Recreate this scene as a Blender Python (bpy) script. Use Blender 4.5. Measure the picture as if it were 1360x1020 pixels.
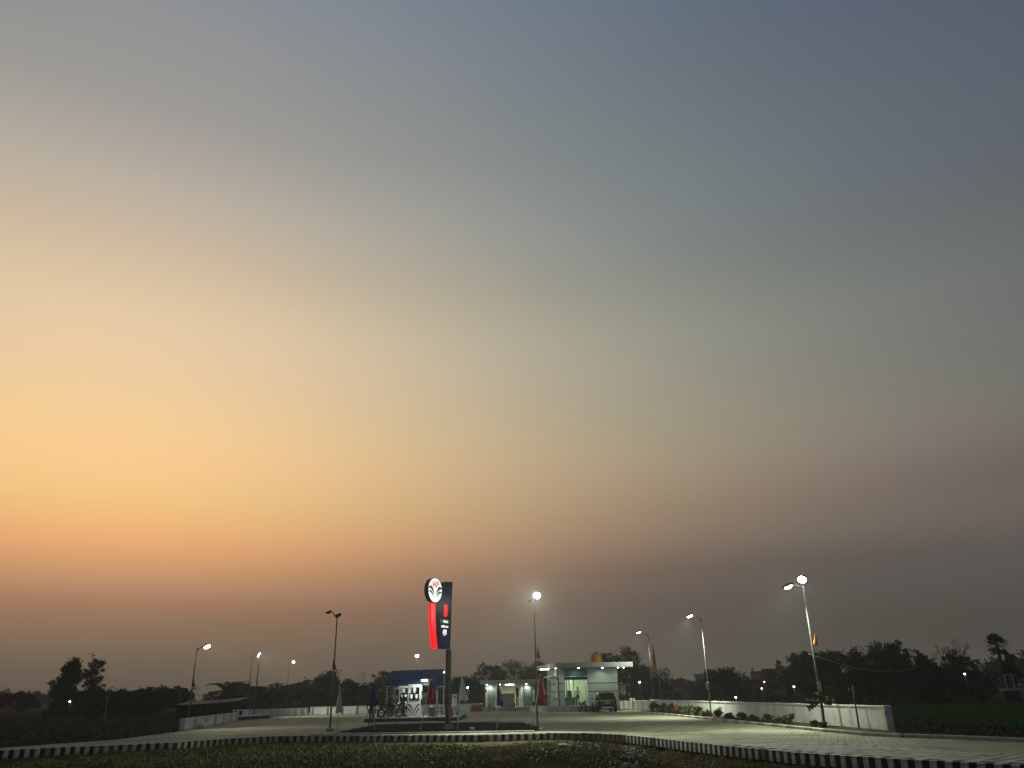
import bpy, bmesh, math, random
import numpy as np
from mathutils import Vector, Matrix, noise

for o in list(bpy.data.objects):
    bpy.data.objects.remove(o)
SC = bpy.context.scene
COL = SC.collection
PI = math.pi
R = math.radians

# ------------------------------------------------------------------ camera
FPX, CAMH, ROLL = 1021.0, 1.6, R(1.1)
PITCH = math.atan((923 - 510) * math.cos(ROLL) / FPX)
c_r, s_r, c_p, s_p = math.cos(ROLL), math.sin(ROLL), math.cos(PITCH), math.sin(PITCH)
cam = bpy.data.cameras.new('camera')
cam.sensor_width = 36.0
cam.lens = 36.0 * FPX / 1360
cam.clip_start = 0.1
cam.clip_end = 5000
camo = bpy.data.objects.new('camera', cam)
COL.objects.link(camo)
_fw = Vector((0, c_p, s_p)); _up = Vector((0, -s_p, c_p)); _rt = Vector((1, 0, 0))
_cx = _rt * c_r - _up * s_r; _cy = _rt * s_r + _up * c_r
camo.matrix_world = Matrix(((_cx.x, _cy.x, -_fw.x, 0), (_cx.y, _cy.y, -_fw.y, 0), (_cx.z, _cy.z, -_fw.z, CAMH), (0, 0, 0, 1)))
SC.camera = camo

def ray(x, y):
    a0 = (x - 680) / FPX; b0 = (510 - y) / FPX
    a = c_r * a0 + s_r * b0; b = -s_r * a0 + c_r * b0
    return Vector((a, c_p - b * s_p, s_p + b * c_p))
def G(x, y, z=0.0):          # where a sight line meets level z
    d = ray(x, y); t = (z - CAMH) / d.z
    return Vector((d.x * t, d.y * t, z))
def D(x, y, Y):              # the point of a sight line at depth Y
    d = ray(x, y); t = Y / d.y
    return Vector((d.x * t, Y, CAMH + d.z * t))

# ------------------------------------------------------------------ dusk sky
SUN_AZ = -30.0
SKY_STOPS = [0.0, 1.0, 2.0, 3.0, 4.0, 5.0, 6.0, 7.0, 8.0, 9.0, 10.0, 11.2, 12.5, 13.7, 15.0, 16.5, 18.0, 19.5, 21.0, 23.0, 25.0, 27.0, 29.0, 31.0, 33.0, 35.5, 38.0, 41.0, 44.0, 50.0, 60.0, 90.0]
SKY_A = [[0.119, 0.1073, 0.07], [0.088, 0.0838, 0.0655], [0.0623, 0.0647, 0.0578], [0.0476, 0.0544, 0.0469], [0.0496, 0.0566, 0.0446], [0.07, 0.0716, 0.06], [0.0916, 0.0871, 0.0787], [0.0991, 0.0921, 0.0854], [0.1019, 0.0941, 0.0852], [0.1097, 0.1003, 0.0856], [0.1093, 0.0993, 0.0851], [0.0822, 0.0757, 0.0801], [0.0496, 0.0486, 0.0765], [0.0448, 0.0473, 0.0815], [0.0532, 0.0587, 0.0896], [0.0538, 0.0637, 0.0921], [0.0487, 0.0604, 0.0897], [0.0472, 0.0548, 0.0869], [0.0482, 0.0506, 0.0847], [0.0483, 0.0497, 0.0828], [0.0475, 0.0515, 0.0817], [0.047, 0.0525, 0.0811], [0.0468, 0.0524, 0.0821], [0.0466, 0.0521, 0.0862], [0.0462, 0.0534, 0.0929], [0.0456, 0.0587, 0.1034], [0.0453, 0.0629, 0.1117], [0.0455, 0.06, 0.1147], [0.0446, 0.0559, 0.1166], [0.044, 0.0701, 0.1339], [0.0964, 0.1207, 0.1571], [0.1224, 0.156, 0.2158]]
SKY_B = [[0.0, 0.0, 0.0], [0.017, 0.0069, 0.001], [0.0386, 0.0179, 0.0], [0.0705, 0.0358, 0.0], [0.1225, 0.0581, 0.0], [0.2021, 0.0837, 0.0159], [0.3022, 0.1227, 0.0395], [0.4123, 0.1803, 0.0617], [0.5229, 0.2317, 0.069], [0.6188, 0.2536, 0.0536], [0.6625, 0.2573, 0.0325], [0.6146, 0.2591, 0.0236], [0.5257, 0.254, 0.0241], [0.4937, 0.2364, 0.0202], [0.4881, 0.2111, 0.0123], [0.4621, 0.1861, 0.0044], [0.425, 0.1651, 0.0], [0.3982, 0.1456, 0.0], [0.3799, 0.13, 0.0], [0.3575, 0.1187, 0.0001], [0.3332, 0.112, 0.0], [0.3041, 0.103, 0.0011], [0.2689, 0.0911, 0.0033], [0.2273, 0.0767, 0.0056], [0.18, 0.0575, 0.0064], [0.1184, 0.0259, 0.0036], [0.0711, 0.0, 0.0], [0.0509, 0.0, 0.0], [0.0477, 0.0, 0.0], [0.0194, 0.0, 0.0], [0.0, 0.0004, 0.0001], [0.0, 0.0, 0.0]]
SKY_C = [[0.0106, 0.0, 0.0], [0.0414, 0.0221, 0.0114], [0.0696, 0.0419, 0.0272], [0.0895, 0.0556, 0.0469], [0.0841, 0.0528, 0.0527], [0.0436, 0.0278, 0.0306], [0.0, 0.0, 0.0013], [0.0, 0.0, 0.0], [0.0, 0.0, 0.0], [0.0328, 0.0281, 0.0306], [0.096, 0.0792, 0.0677], [0.2189, 0.1707, 0.1036], [0.3496, 0.2658, 0.1339], [0.4125, 0.3145, 0.1591], [0.4363, 0.3421, 0.1832], [0.4489, 0.375, 0.2057], [0.4523, 0.4051, 0.2271], [0.4459, 0.4225, 0.2516], [0.4355, 0.4317, 0.2751], [0.423, 0.4392, 0.2965], [0.4015, 0.4305, 0.3008], [0.3618, 0.3969, 0.2867], [0.3201, 0.3595, 0.27], [0.2934, 0.3391, 0.2644], [0.2766, 0.3252, 0.2575], [0.2565, 0.2976, 0.2296], [0.2359, 0.2684, 0.1984], [0.2114, 0.2476, 0.1839], [0.1879, 0.2312, 0.1817], [0.145, 0.1765, 0.1609], [0.0867, 0.1033, 0.1169], [0.0, 0.0, 0.0]]
world = bpy.data.worlds.new('World')
SC.world = world
world.use_nodes = True
nt = world.node_tree
nt.nodes.clear()
def wn(t, **k):
    n = nt.nodes.new(t)
    for a, b in k.items(): setattr(n, a, b)
    return n
def wmath(op, a, b=None, c=None):
    n = wn('ShaderNodeMath', operation=op)
    for i, v in enumerate((a, b, c)):
        if v is None: continue
        if isinstance(v, (int, float)): n.inputs[i].default_value = v
        else: nt.links.new(v, n.inputs[i])
    return n.outputs[0]
tc = wn('ShaderNodeTexCoord')
sp = wn('ShaderNodeSeparateXYZ'); nt.links.new(tc.outputs['Generated'], sp.inputs[0])
dx, dy, dz = sp.outputs
el = wmath('DIVIDE', wmath('ARCSINE', dz), PI / 2)
hyp = wmath('SQRT', wmath('MAXIMUM', wmath('ADD', wmath('MULTIPLY', dx, dx), wmath('MULTIPLY', dy, dy)), 1e-6))
cosd = wmath('DIVIDE', wmath('ADD', wmath('MULTIPLY', dx, math.sin(R(SUN_AZ))), wmath('MULTIPLY', dy, math.cos(R(SUN_AZ)))), hyp)
tt = wmath('SUBTRACT', 1.0, cosd)
def skyramp(table):
    n = wn('ShaderNodeValToRGB')
    cr = n.color_ramp; cr.interpolation = 'LINEAR'
    while len(cr.elements) < len(SKY_STOPS): cr.elements.new(0.5)
    for e, s, c in zip(cr.elements, SKY_STOPS, table):
        e.position = s / 90.0
    for e, s, c in zip(cr.elements, SKY_STOPS, table):
        e.color = (c[0], c[1], c[2], 1)
    nt.links.new(el, n.inputs[0])
    return n.outputs[0]
def vscale(col, fac):
    n = wn('ShaderNodeVectorMath', operation='SCALE')
    nt.links.new(col, n.inputs[0]); nt.links.new(fac, n.inputs['Scale'])
    return n.outputs[0]
def vadd(a, b):
    n = wn('ShaderNodeVectorMath', operation='ADD')
    nt.links.new(a, n.inputs[0]); nt.links.new(b, n.inputs[1])
    return n.outputs[0]
skyc = vadd(vadd(skyramp(SKY_A), vscale(skyramp(SKY_B), wmath('EXPONENT', wmath('MULTIPLY', tt, -1 / .12)))),
            vscale(skyramp(SKY_C), wmath('EXPONENT', wmath('MULTIPLY', tt, -1 / .45))))
# thin uneven dust layers in the evening air
mp = wn('ShaderNodeMapping'); mp.inputs['Scale'].default_value = (1.2, 1.2, 5)
nt.links.new(tc.outputs['Generated'], mp.inputs[0])
nz = wn('ShaderNodeTexNoise'); nz.inputs['Scale'].default_value = 1.6; nz.inputs['Detail'].default_value = 3
nt.links.new(mp.outputs[0], nz.inputs['Vector'])
mr = wn('ShaderNodeMapRange'); mr.inputs['To Min'].default_value = .995; mr.inputs['To Max'].default_value = 1.005
nt.links.new(nz.outputs['Fac'], mr.inputs['Value'])
bg = wn('ShaderNodeBackground'); bg.inputs['Strength'].default_value = 1.0
nt.links.new(vscale(skyc, mr.outputs[0]), bg.inputs['Color'])
wo = wn('ShaderNodeOutputWorld'); nt.links.new(bg.outputs[0], wo.inputs['Surface'])

sun = bpy.data.lights.new('sun', 'SUN')      # last afterglow, the disc itself is down
sun.energy = 0.04; sun.angle = R(25); sun.color = (1, .68, .42)
suno = bpy.data.objects.new('sun', sun); COL.objects.link(suno)
suno.rotation_euler = (Vector((math.sin(R(SUN_AZ)), math.cos(R(SUN_AZ)), math.tan(R(5))))).to_track_quat('Z', 'Y').to_euler()

SC.view_settings.view_transform = 'Standard'
SC.view_settings.look = 'None'
SC.view_settings.exposure = 0.0
SC.view_settings.gamma = 1.0
SC.view_settings.use_curve_mapping = False
SC.render.engine = 'CYCLES'
SC.cycles.use_denoising = True
SC.cycles.max_bounces = 6
SC.cycles.volume_bounces = 0
SC.cycles.transparent_max_bounces = 12
SC.cycles.sample_clamp_indirect = 4.0

# ------------------------------------------------------------------ materials
MATS = {}
def mat(name, col, rough=.7, metal=0.0, var=.0, vscale_=6.0, bump=0.0, bscale=30.0, emit=None, estr=0.0, obj=False, trans=0.0, col2=None):
    if name in MATS: return MATS[name]
    m = bpy.data.materials.new(name); m.use_nodes = True
    t = m.node_tree; b = t.nodes['Principled BSDF']
    b.inputs['Base Color'].default_value = (*col, 1)
    b.inputs['Roughness'].default_value = rough
    b.inputs['Metallic'].default_value = metal
    if rough > .52: b.inputs['Specular IOR Level'].default_value = .10 if rough < .88 else .0
    if trans: b.inputs['Transmission Weight'].default_value = trans
    if emit:
        b.inputs['Emission Color'].default_value = (*emit, 1)
        b.inputs['Emission Strength'].default_value = estr
    if var or col2:
        tc_ = t.nodes.new('ShaderNodeTexCoord')
        n = t.nodes.new('ShaderNodeTexNoise'); n.inputs['Scale'].default_value = vscale_; n.inputs['Detail'].default_value = 6
        n.inputs['Roughness'].default_value = .65
        t.links.new(tc_.outputs['Object'], n.inputs['Vector'])
        r = t.nodes.new('ShaderNodeValToRGB')
        r.color_ramp.elements[0].position = .3; r.color_ramp.elements[1].position = .72
        a = col2 if col2 else tuple(max(0, c * (1 - var)) for c in col)
        z = col if col2 else tuple(min(1, c * (1 + var)) for c in col)
        r.color_ramp.elements[0].color = (*a, 1); r.color_ramp.elements[1].color = (*z, 1)
        t.links.new(n.outputs['Fac'], r.inputs[0]); t.links.new(r.outputs[0], b.inputs['Base Color'])
    if bump:
        tc_ = t.nodes.new('ShaderNodeTexCoord')
        n = t.nodes.new('ShaderNodeTexNoise'); n.inputs['Scale'].default_value = bscale; n.inputs['Detail'].default_value = 5
        t.links.new(tc_.outputs['Object'], n.inputs['Vector'])
        bp = t.nodes.new('ShaderNodeBump'); bp.inputs['Strength'].default_value = bump; bp.inputs['Distance'].default_value = .03
        t.links.new(n.outputs['Fac'], bp.inputs['Height']); t.links.new(bp.outputs[0], b.inputs['Normal'])
    MATS[name] = m
    return m

def foliage_mat(name, col, var=.5):
    if name in MATS: return MATS[name]
    m = bpy.data.materials.new(name); m.use_nodes = True
    t = m.node_tree; b = t.nodes['Principled BSDF']
    g = t.nodes.new('ShaderNodeNewGeometry')
    r = t.nodes.new('ShaderNodeValToRGB')
    r.color_ramp.elements[0].color = (*(c * (1 - var) for c in col), 1)
    r.color_ramp.elements[1].color = (*(c * (1 + var) for c in col), 1)
    t.links.new(g.outputs['Random Per Island'], r.inputs[0]); t.links.new(r.outputs[0], b.inputs['Base Color'])
    b.inputs['Roughness'].default_value = .75
    b.inputs['Specular IOR Level'].default_value = .10
    MATS[name] = m
    return m

steel = mat('galvanised_steel', (.17, .17, .16), .6, .1, var=.25, vscale_=9)
dsteel = mat('dark_steel', (.05, .05, .055), .5, .3)
white = mat('white_paint', (.72, .73, .70), .6, var=.10, vscale_=3)
wallw = mat('limewashed_wall', (.66, .68, .62), .85, var=.16, vscale_=1.3, bump=.25, bscale=18)
wallside = mat('limewashed_pilaster', (.58, .60, .56), .85, var=.16, vscale_=2, bump=.25, bscale=18)
black = mat('black_paint', (.012, .012, .013), .6, var=.3)
rubber = mat('rubber', (.015, .015, .015), .8)
chrome = mat('chrome', (.7, .7, .7), .15, 1.0)
glassd = mat('dark_glass', (.012, .014, .016), .06)
lampw = mat('led_lens', (.9, .9, .9), .4, emit=(.93, 1.0, .88), estr=28)
lampsoft = mat('downlight_lens', (.9, .9, .9), .4, emit=(.95, 1.0, .9), estr=14)
lampfar = mat('far_lamp_lens', (.9, .9, .9), .4, emit=(.95, 1.0, .95), estr=16)
concrete = mat('concrete', (.30, .295, .27), .9, var=.22, vscale_=4, bump=.3)
navy = mat('navy_panel', (.010, .022, .075), .35)
navy2 = mat('navy_corrugated', (.008, .024, .095), .4, var=.2)
red_cloth = mat('red_cloth', (.42, .010, .012), .85, var=.2)
blue_cloth = mat('blue_cloth', (.015, .016, .17), .85, var=.2)
white_cloth = mat('white_cloth', (.62, .62, .60), .85, var=.12)
orange_cloth = mat('orange_cloth', (.42, .15, .02), .8, var=.4)
acp = mat('grey_cladding', (.40, .44, .41), .55, var=.08, vscale_=1)
teal = mat('teal_fascia', (.05, .12, .13), .4)
groove = mat('joint_black', (.02, .022, .022), .8)
redpaint = mat('red_paint', (.42, .015, .012), .4)
brickm = mat('brick_red', (.20, .075, .045), .9, var=.4, vscale_=8)
housew = mat('house_plaster', (.16, .12, .10), .9, var=.3, vscale_=1.5)
housed = mat('house_brick', (.13, .075, .06), .9, var=.3, vscale_=2)
bark = mat('bark', (.045, .037, .028), .95, var=.3)

for wm in (wallw, wallside):                    # moss and mud splashed up from the ground, run-off from the top
    t = wm.node_tree; b = t.nodes['Principled BSDF']; src = b.inputs['Base Color'].links[0].from_socket
    tc_ = t.nodes.new('ShaderNodeTexCoord'); sx = t.nodes.new('ShaderNodeSeparateXYZ'); t.links.new(tc_.outputs['Object'], sx.inputs[0])
    n = t.nodes.new('ShaderNodeTexNoise'); n.inputs['Scale'].default_value = 2.2; n.inputs['Detail'].default_value = 7
    t.links.new(tc_.outputs['Object'], n.inputs['Vector'])
    m1 = t.nodes.new('ShaderNodeMath'); m1.operation = 'MULTIPLY_ADD'; m1.inputs[1].default_value = -2.6; m1.inputs[2].default_value = .12
    t.links.new(sx.outputs[2], m1.inputs[0])
    m2 = t.nodes.new('ShaderNodeMath'); m2.operation = 'ADD'; t.links.new(m1.outputs[0], m2.inputs[0]); t.links.new(n.outputs[0], m2.inputs[1])
    r = t.nodes.new('ShaderNodeMapRange'); r.inputs['From Min'].default_value = .25; r.inputs['From Max'].default_value = .75; r.inputs['To Max'].default_value = .75
    t.links.new(m2.outputs[0], r.inputs[0])
    mx = t.nodes.new('ShaderNodeMix'); mx.data_type = 'RGBA'; mx.inputs[7].default_value = (.26, .24, .12, 1)
    t.links.new(r.outputs[0], mx.inputs[0]); t.links.new(src, mx.inputs[6]); t.links.new(mx.outputs[2], b.inputs['Base Color'])

# ------------------------------------------------------------------ mesh helpers
class MB:
    def __init__(s): s.v = []; s.f = []; s.m = []; s.sm = []
    def add(s, vs, fs, mi=0, sm=False):
        o = len(s.v); s.v += [tuple(p) for p in vs]
        for q in fs: s.f.append(tuple(i + o for i in q)); s.m.append(mi); s.sm.append(sm)
        return s
    def box(s, c, d, mi=0, rz=0.0, rx=0.0, ry=0.0):
        M = Matrix.Rotation(rz, 3, 'Z') @ Matrix.Rotation(ry, 3, 'Y') @ Matrix.Rotation(rx, 3, 'X')
        vs = [Vector(c) + M @ Vector((sx * d[0] / 2, sy * d[1] / 2, sz * d[2] / 2)) for sz in (-1, 1) for sy in (-1, 1) for sx in (-1, 1)]
        return s.add(vs, [(0, 2, 3, 1), (4, 5, 7, 6), (0, 1, 5, 4), (2, 6, 7, 3), (0, 4, 6, 2), (1, 3, 7, 5)], mi)
    def rbox(s, c, d, b=.03, mi=0, rz=0.0):         # box with cut corners on every vertical and top edge
        hx, hy, hz = d[0] / 2, d[1] / 2, d[2] / 2
        M = Matrix.Rotation(rz, 3, 'Z')
        def ring(ix, z):
            x, y = hx - ix, hy - ix
            return [(-x + b, -y, z), (x - b, -y, z), (x, -y + b, z), (x, y - b, z), (x - b, y, z), (-x + b, y, z), (-x, y - b, z), (-x, -y + b, z)]
        rs = ring(0, -hz) + ring(0, hz - b) + ring(b, hz)
        fs = [tuple(range(7, -1, -1)), tuple(range(16, 24))]
        for k in (0, 8):
            for i in range(8): fs.append((k + i, k + (i + 1) % 8, k + 8 + (i + 1) % 8, k + 8 + i))
        return s.add([Vector(c) + M @ Vector(p) for p in rs], fs, mi)
    def path(s, pts, rad, n=8, mi=0, caps=True, sm=True):
        pts = [Vector(p) for p in pts]
        if not isinstance(rad, (list, tuple)): rad = [rad] * len(pts)
        vs = []
        ref = None
        for i, p in enumerate(pts):
            d = (pts[min(i + 1, len(pts) - 1)] - pts[max(i - 1, 0)])
            d = d.normalized() if d.length > 1e-9 else Vector((0, 0, 1))
            if ref is None: ref = Vector((0, 0, 1)) if abs(d.z) < .9 else Vector((1, 0, 0))
            u = d.cross(ref)
            if u.length < 1e-6: u = d.orthogonal()
            u.normalize(); w = d.cross(u)
            ref = -w if abs(ref.dot(d)) > .95 else ref
            for k in range(n):
                a = 2 * PI * k / n
                vs.append(p + u * math.cos(a) * rad[i] + w * math.sin(a) * rad[i])
        fs = []
        for i in range(len(pts) - 1):
            for k in range(n):
                fs.append((i * n + k, i * n + (k + 1) % n, (i + 1) * n + (k + 1) % n, (i + 1) * n + k))
        s.add(vs, fs, mi, sm)
        if caps:
            o = len(s.v) - len(vs)
            s.f.append(tuple(o + k for k in range(n - 1, -1, -1))); s.m.append(mi); s.sm.append(False)
            s.f.append(tuple(o + (len(pts) - 1) * n + k for k in range(n))); s.m.append(mi); s.sm.append(False)
        return s
    def prism(s, poly, y0, y1, mi=0, plane='XZ'):
        n = len(poly)
        def P(q, y): return (q[0], y, q[1]) if plane == 'XZ' else ((q[0], q[1], y) if plane == 'XY' else (y, q[0], q[1]))
        vs = [P(q, y0) for q in poly] + [P(q, y1) for q in poly]
        fs = [tuple(range(n)), tuple(range(2 * n - 1, n - 1, -1))] + [(i, i + n, (i + 1) % n + n, (i + 1) % n) for i in range(n)]
        return s.add(vs, fs, mi)
    def lathe(s, prof, n=16, c=(0, 0, 0), axis='Z', mi=0, sm=True):
        vs = []
        for r, z in prof:
            for k in range(n):
                a = 2 * PI * k / n
                p = (r * math.cos(a), r * math.sin(a), z)
                if axis == 'Y': p = (p[0], p[2], p[1])
                if axis == 'X': p = (p[2], p[0], p[1])
                vs.append(Vector(c) + Vector(p))
        fs = []
        for i in range(len(prof) - 1):
            for k in range(n): fs.append((i * n + k, i * n + (k + 1) % n, (i + 1) * n + (k + 1) % n, (i + 1) * n + k))
        s.add(vs, fs, mi, sm)
        o = len(s.v) - len(vs)
        for i, rev in ((0, True), (len(prof) - 1, False)):
            if prof[i][0] > 1e-6:
                q = [o + i * n + k for k in range(n)]
                s.f.append(tuple(reversed(q) if rev else q)); s.m.append(mi); s.sm.append(False)
        return s
    def torus(s, c, r, t, axis='X', n=20, m=8, mi=0):
        vs = []
        for i in range(n):
            a = 2 * PI * i / n
            for k in range(m):
                b = 2 * PI * k / m
                q = r + t * math.cos(b)
                p = (t * math.sin(b), q * math.cos(a), q * math.sin(a))
                if axis == 'Y': p = (p[1], p[0], p[2])
                vs.append(Vector(c) + Vector(p))
        fs = [(i * m + k, ((i + 1) % n) * m + k, ((i + 1) % n) * m + (k + 1) % m, i * m + (k + 1) % m) for i in range(n) for k in range(m)]
        return s.add(vs, fs, mi, True)
    def ball(s, c, r, n=10, m=7, mi=0):
        if not isinstance(r, (tuple, list)): r = (r, r, r)
        prof = [(math.sin(PI * i / (m - 1)), -math.cos(PI * i / (m - 1))) for i in range(m)]
        vs = []
        for q, z in prof:
            for k in range(n):
                a = 2 * PI * k / n
                vs.append((c[0] + r[0] * max(q, .001) * math.cos(a), c[1] + r[1] * max(q, .001) * math.sin(a), c[2] + r[2] * z))
        fs = [(i * n + k, i * n + (k + 1) % n, (i + 1) * n + (k + 1) % n, (i + 1) * n + k) for i in range(m - 1) for k in range(n)]
        return s.add(vs, fs, mi, True)
    def mesh(s, name, mats):
        me = bpy.data.meshes.new(name)
        me.from_pydata(s.v, [], s.f)
        for m in (mats if isinstance(mats, (list, tuple)) else [mats]): me.materials.append(m)
        me.polygons.foreach_set('material_index', s.m)
        me.polygons.foreach_set('use_smooth', s.sm)
        me.update()
        return me
    def build(s, name, mats, parent=None, loc=None, rz=None):
        return link(name, s.mesh(name, mats), parent, loc, rz)

def link(name, me, parent=None, loc=None, rz=None):
    o = bpy.data.objects.new(name, me); COL.objects.link(o)
    if parent: o.parent = parent
    if loc is not None: o.location = loc
    if rz is not None: o.rotation_euler = (0, 0, rz)
    return o
def thing(name, label, cat, loc=(0, 0, 0), rz=0.0, group=None):
    o = bpy.data.objects.new(name, None); COL.objects.link(o)
    o.empty_display_size = .1
    o.location = loc; o.rotation_euler = (0, 0, rz)
    return tag(o, label, cat, group)
def tag(o, label, cat, group=None):
    o['label'] = label; o['category'] = cat
    if group: o['group'] = group
    return o
def struct(o, kind='structure', label=None):
    o['kind'] = kind
    if label: o['label'] = label
    return o
def copy_tree(o, parent=None):
    c = o.copy(); COL.objects.link(c); c.parent = parent
    for ch in list(o.children): copy_tree(ch, c)
    return c
def spot(parent, loc, energy, target=(0, 0, -1), angle=150, blend=.7, color=(.9, 1.0, .80), radius=.12, name='lamp_light'):
    l = bpy.data.lights.new(name, 'SPOT'); l.energy = energy; l.spot_size = R(angle); l.spot_blend = blend
    l.color = color; l.shadow_soft_size = radius
    o = bpy.data.objects.new(name, l); COL.objects.link(o); o.parent = parent; o.location = loc
    o.rotation_euler = Vector(target).to_track_quat('-Z', 'Y').to_euler()
    return o
def point(parent, loc, energy, color=(.92, 1.0, .84), radius=.08, name='lamp_light'):
    l = bpy.data.lights.new(name, 'POINT'); l.energy = energy; l.color = color; l.shadow_soft_size = radius
    o = bpy.data.objects.new(name, l); COL.objects.link(o); o.parent = parent; o.location = loc
    return o
rng = random.Random(7)
# ------------------------------------------------------------------ ground
KPX = [(-120, 1003.5), (0, 997), (115, 991.5), (230, 986.6), (300, 981.5), (360, 978.2), (450, 976.8), (540, 976.4), (640, 975.6), (725, 973.6), (790, 974), (832, 976.2),
       (880, 981), (960, 990), (1060, 999.5), (1130, 1004.5), (1200, 1009), (1280, 1013), (1360, 1016.5), (1470, 1021)]
KERB = [G(x, y) for x, y in KPX]
KX = [p.x for p in KERB]; KY = [p.y for p in KERB]
def kerb_y(x): return float(np.interp(x, KX, KY))
def sstep(a, b, v):
    t = min(1, max(0, (v - a) / (b - a))); return t * t * (3 - 2 * t)
def gz(x, y):
    d = kerb_y(x) - y
    n1 = noise.noise((x * .35, y * .35, 0)); n2 = noise.noise((x * 1.3, y * 1.3, 4)); n3 = noise.noise((x * 4, y * 4, 9))
    if d > 0 and abs(x) < 60:
        amp = sstep(0, 1.0, d)
        z = -.30 + amp * (.10 * n1 + .10 * n2 + .035 * n3)
        hump = sstep(-11, -8.5, x) * (1 - sstep(2.6, 4.4, x))
        z -= hump * .12 * sstep(.25, 1.2, d) * (1 - .6 * sstep(5, 9, d))
        pit = sstep(3.2, 4.6, x) * (1 - sstep(8.5, 10, x))
        z -= pit * (.18 * sstep(.2, 1.6, d) + .15 * abs(n2) + .06 * n3)
        return z
    far = sstep(-17, -22, x) if x < 0 else sstep(19, 23, x)
    return -.42 + far * (.12 + .12 * n1 + .04 * n2)
def axis(lo, a, b, hi, st):
    L = [a - (a - lo) * (1 - i / 26) ** 2.2 for i in range(26)]
    L += list(np.arange(a, b, st))
    L += [b + (hi - b) * (i / 26) ** 2.2 for i in range(27)]
    return L
gx = axis(-700, -24, 24, 700, .16); gy = axis(-40, 17, 37, 860, .16)
vs = [(x, y, gz(x, y)) for y in gy for x in gx]
nx = len(gx)
fs = [(j * nx + i, j * nx + i + 1, (j + 1) * nx + i + 1, (j + 1) * nx + i) for j in range(len(gy) - 1) for i in range(nx - 1)]
def ground_mat():
    m = bpy.data.materials.new('field_soil'); m.use_nodes = True
    t = m.node_tree; b = t.nodes['Principled BSDF']; b.inputs['Roughness'].default_value = .95; b.inputs['Specular IOR Level'].default_value = .0
    tc_ = t.nodes.new('ShaderNodeTexCoord')
    n = t.nodes.new('ShaderNodeTexNoise'); n.inputs['Scale'].default_value = .45; n.inputs['Detail'].default_value = 8
    n2 = t.nodes.new('ShaderNodeTexNoise'); n2.inputs['Scale'].default_value = 7; n2.inputs['Detail'].default_value = 8
    t.links.new(tc_.outputs['Object'], n.inputs[0]); t.links.new(tc_.outputs['Object'], n2.inputs[0])
    r = t.nodes.new('ShaderNodeValToRGB')
    e = r.color_ramp.elements
    e[0].position = .36; e[0].color = (.042, .026, .012, 1)
    e[1].position = .62; e[1].color = (.030, .036, .010, 1)
    k = e.new(.5); k.color = (.060, .044, .022, 1)
    mx = t.nodes.new('ShaderNodeMix'); mx.data_type = 'RGBA'; mx.blend_type = 'MULTIPLY'; mx.inputs[0].default_value = .85
    r2 = t.nodes.new('ShaderNodeValToRGB'); r2.color_ramp.elements[0].position = .3; r2.color_ramp.elements[0].color = (.3, .3, .3, 1)
    r2.color_ramp.elements[1].position = .75; r2.color_ramp.elements[1].color = (1.3, 1.3, 1.3, 1)
    t.links.new(n.outputs[0], r.inputs[0]); t.links.new(n2.outputs[0], r2.inputs[0])
    t.links.new(r.outputs[0], mx.inputs[6]); t.links.new(r2.outputs[0], mx.inputs[7]); t.links.new(mx.outputs[2], b.inputs['Base Color'])
    bp = t.nodes.new('ShaderNodeBump'); bp.inputs['Strength'].default_value = .8; bp.inputs['Distance'].default_value = .08
    t.links.new(n2.outputs[0], bp.inputs['Height']); t.links.new(bp.outputs[0], b.inputs['Normal'])
    return m
soil = ground_mat()
struct(MB().add(vs, fs, 0, True).build('ground', soil))

# green field beyond the right boundary
cropm = mat('young_crop', (.020, .056, .012), .9, var=.45, vscale_=3, bump=.8, bscale=8)
q = [(23, 31), (60, 31), (110, 60), (110, 84), (26, 84), (20.5, 45)]
struct(MB().prism(q, -.41, -.10, plane='XY').build('crop_field', cropm))

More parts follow.
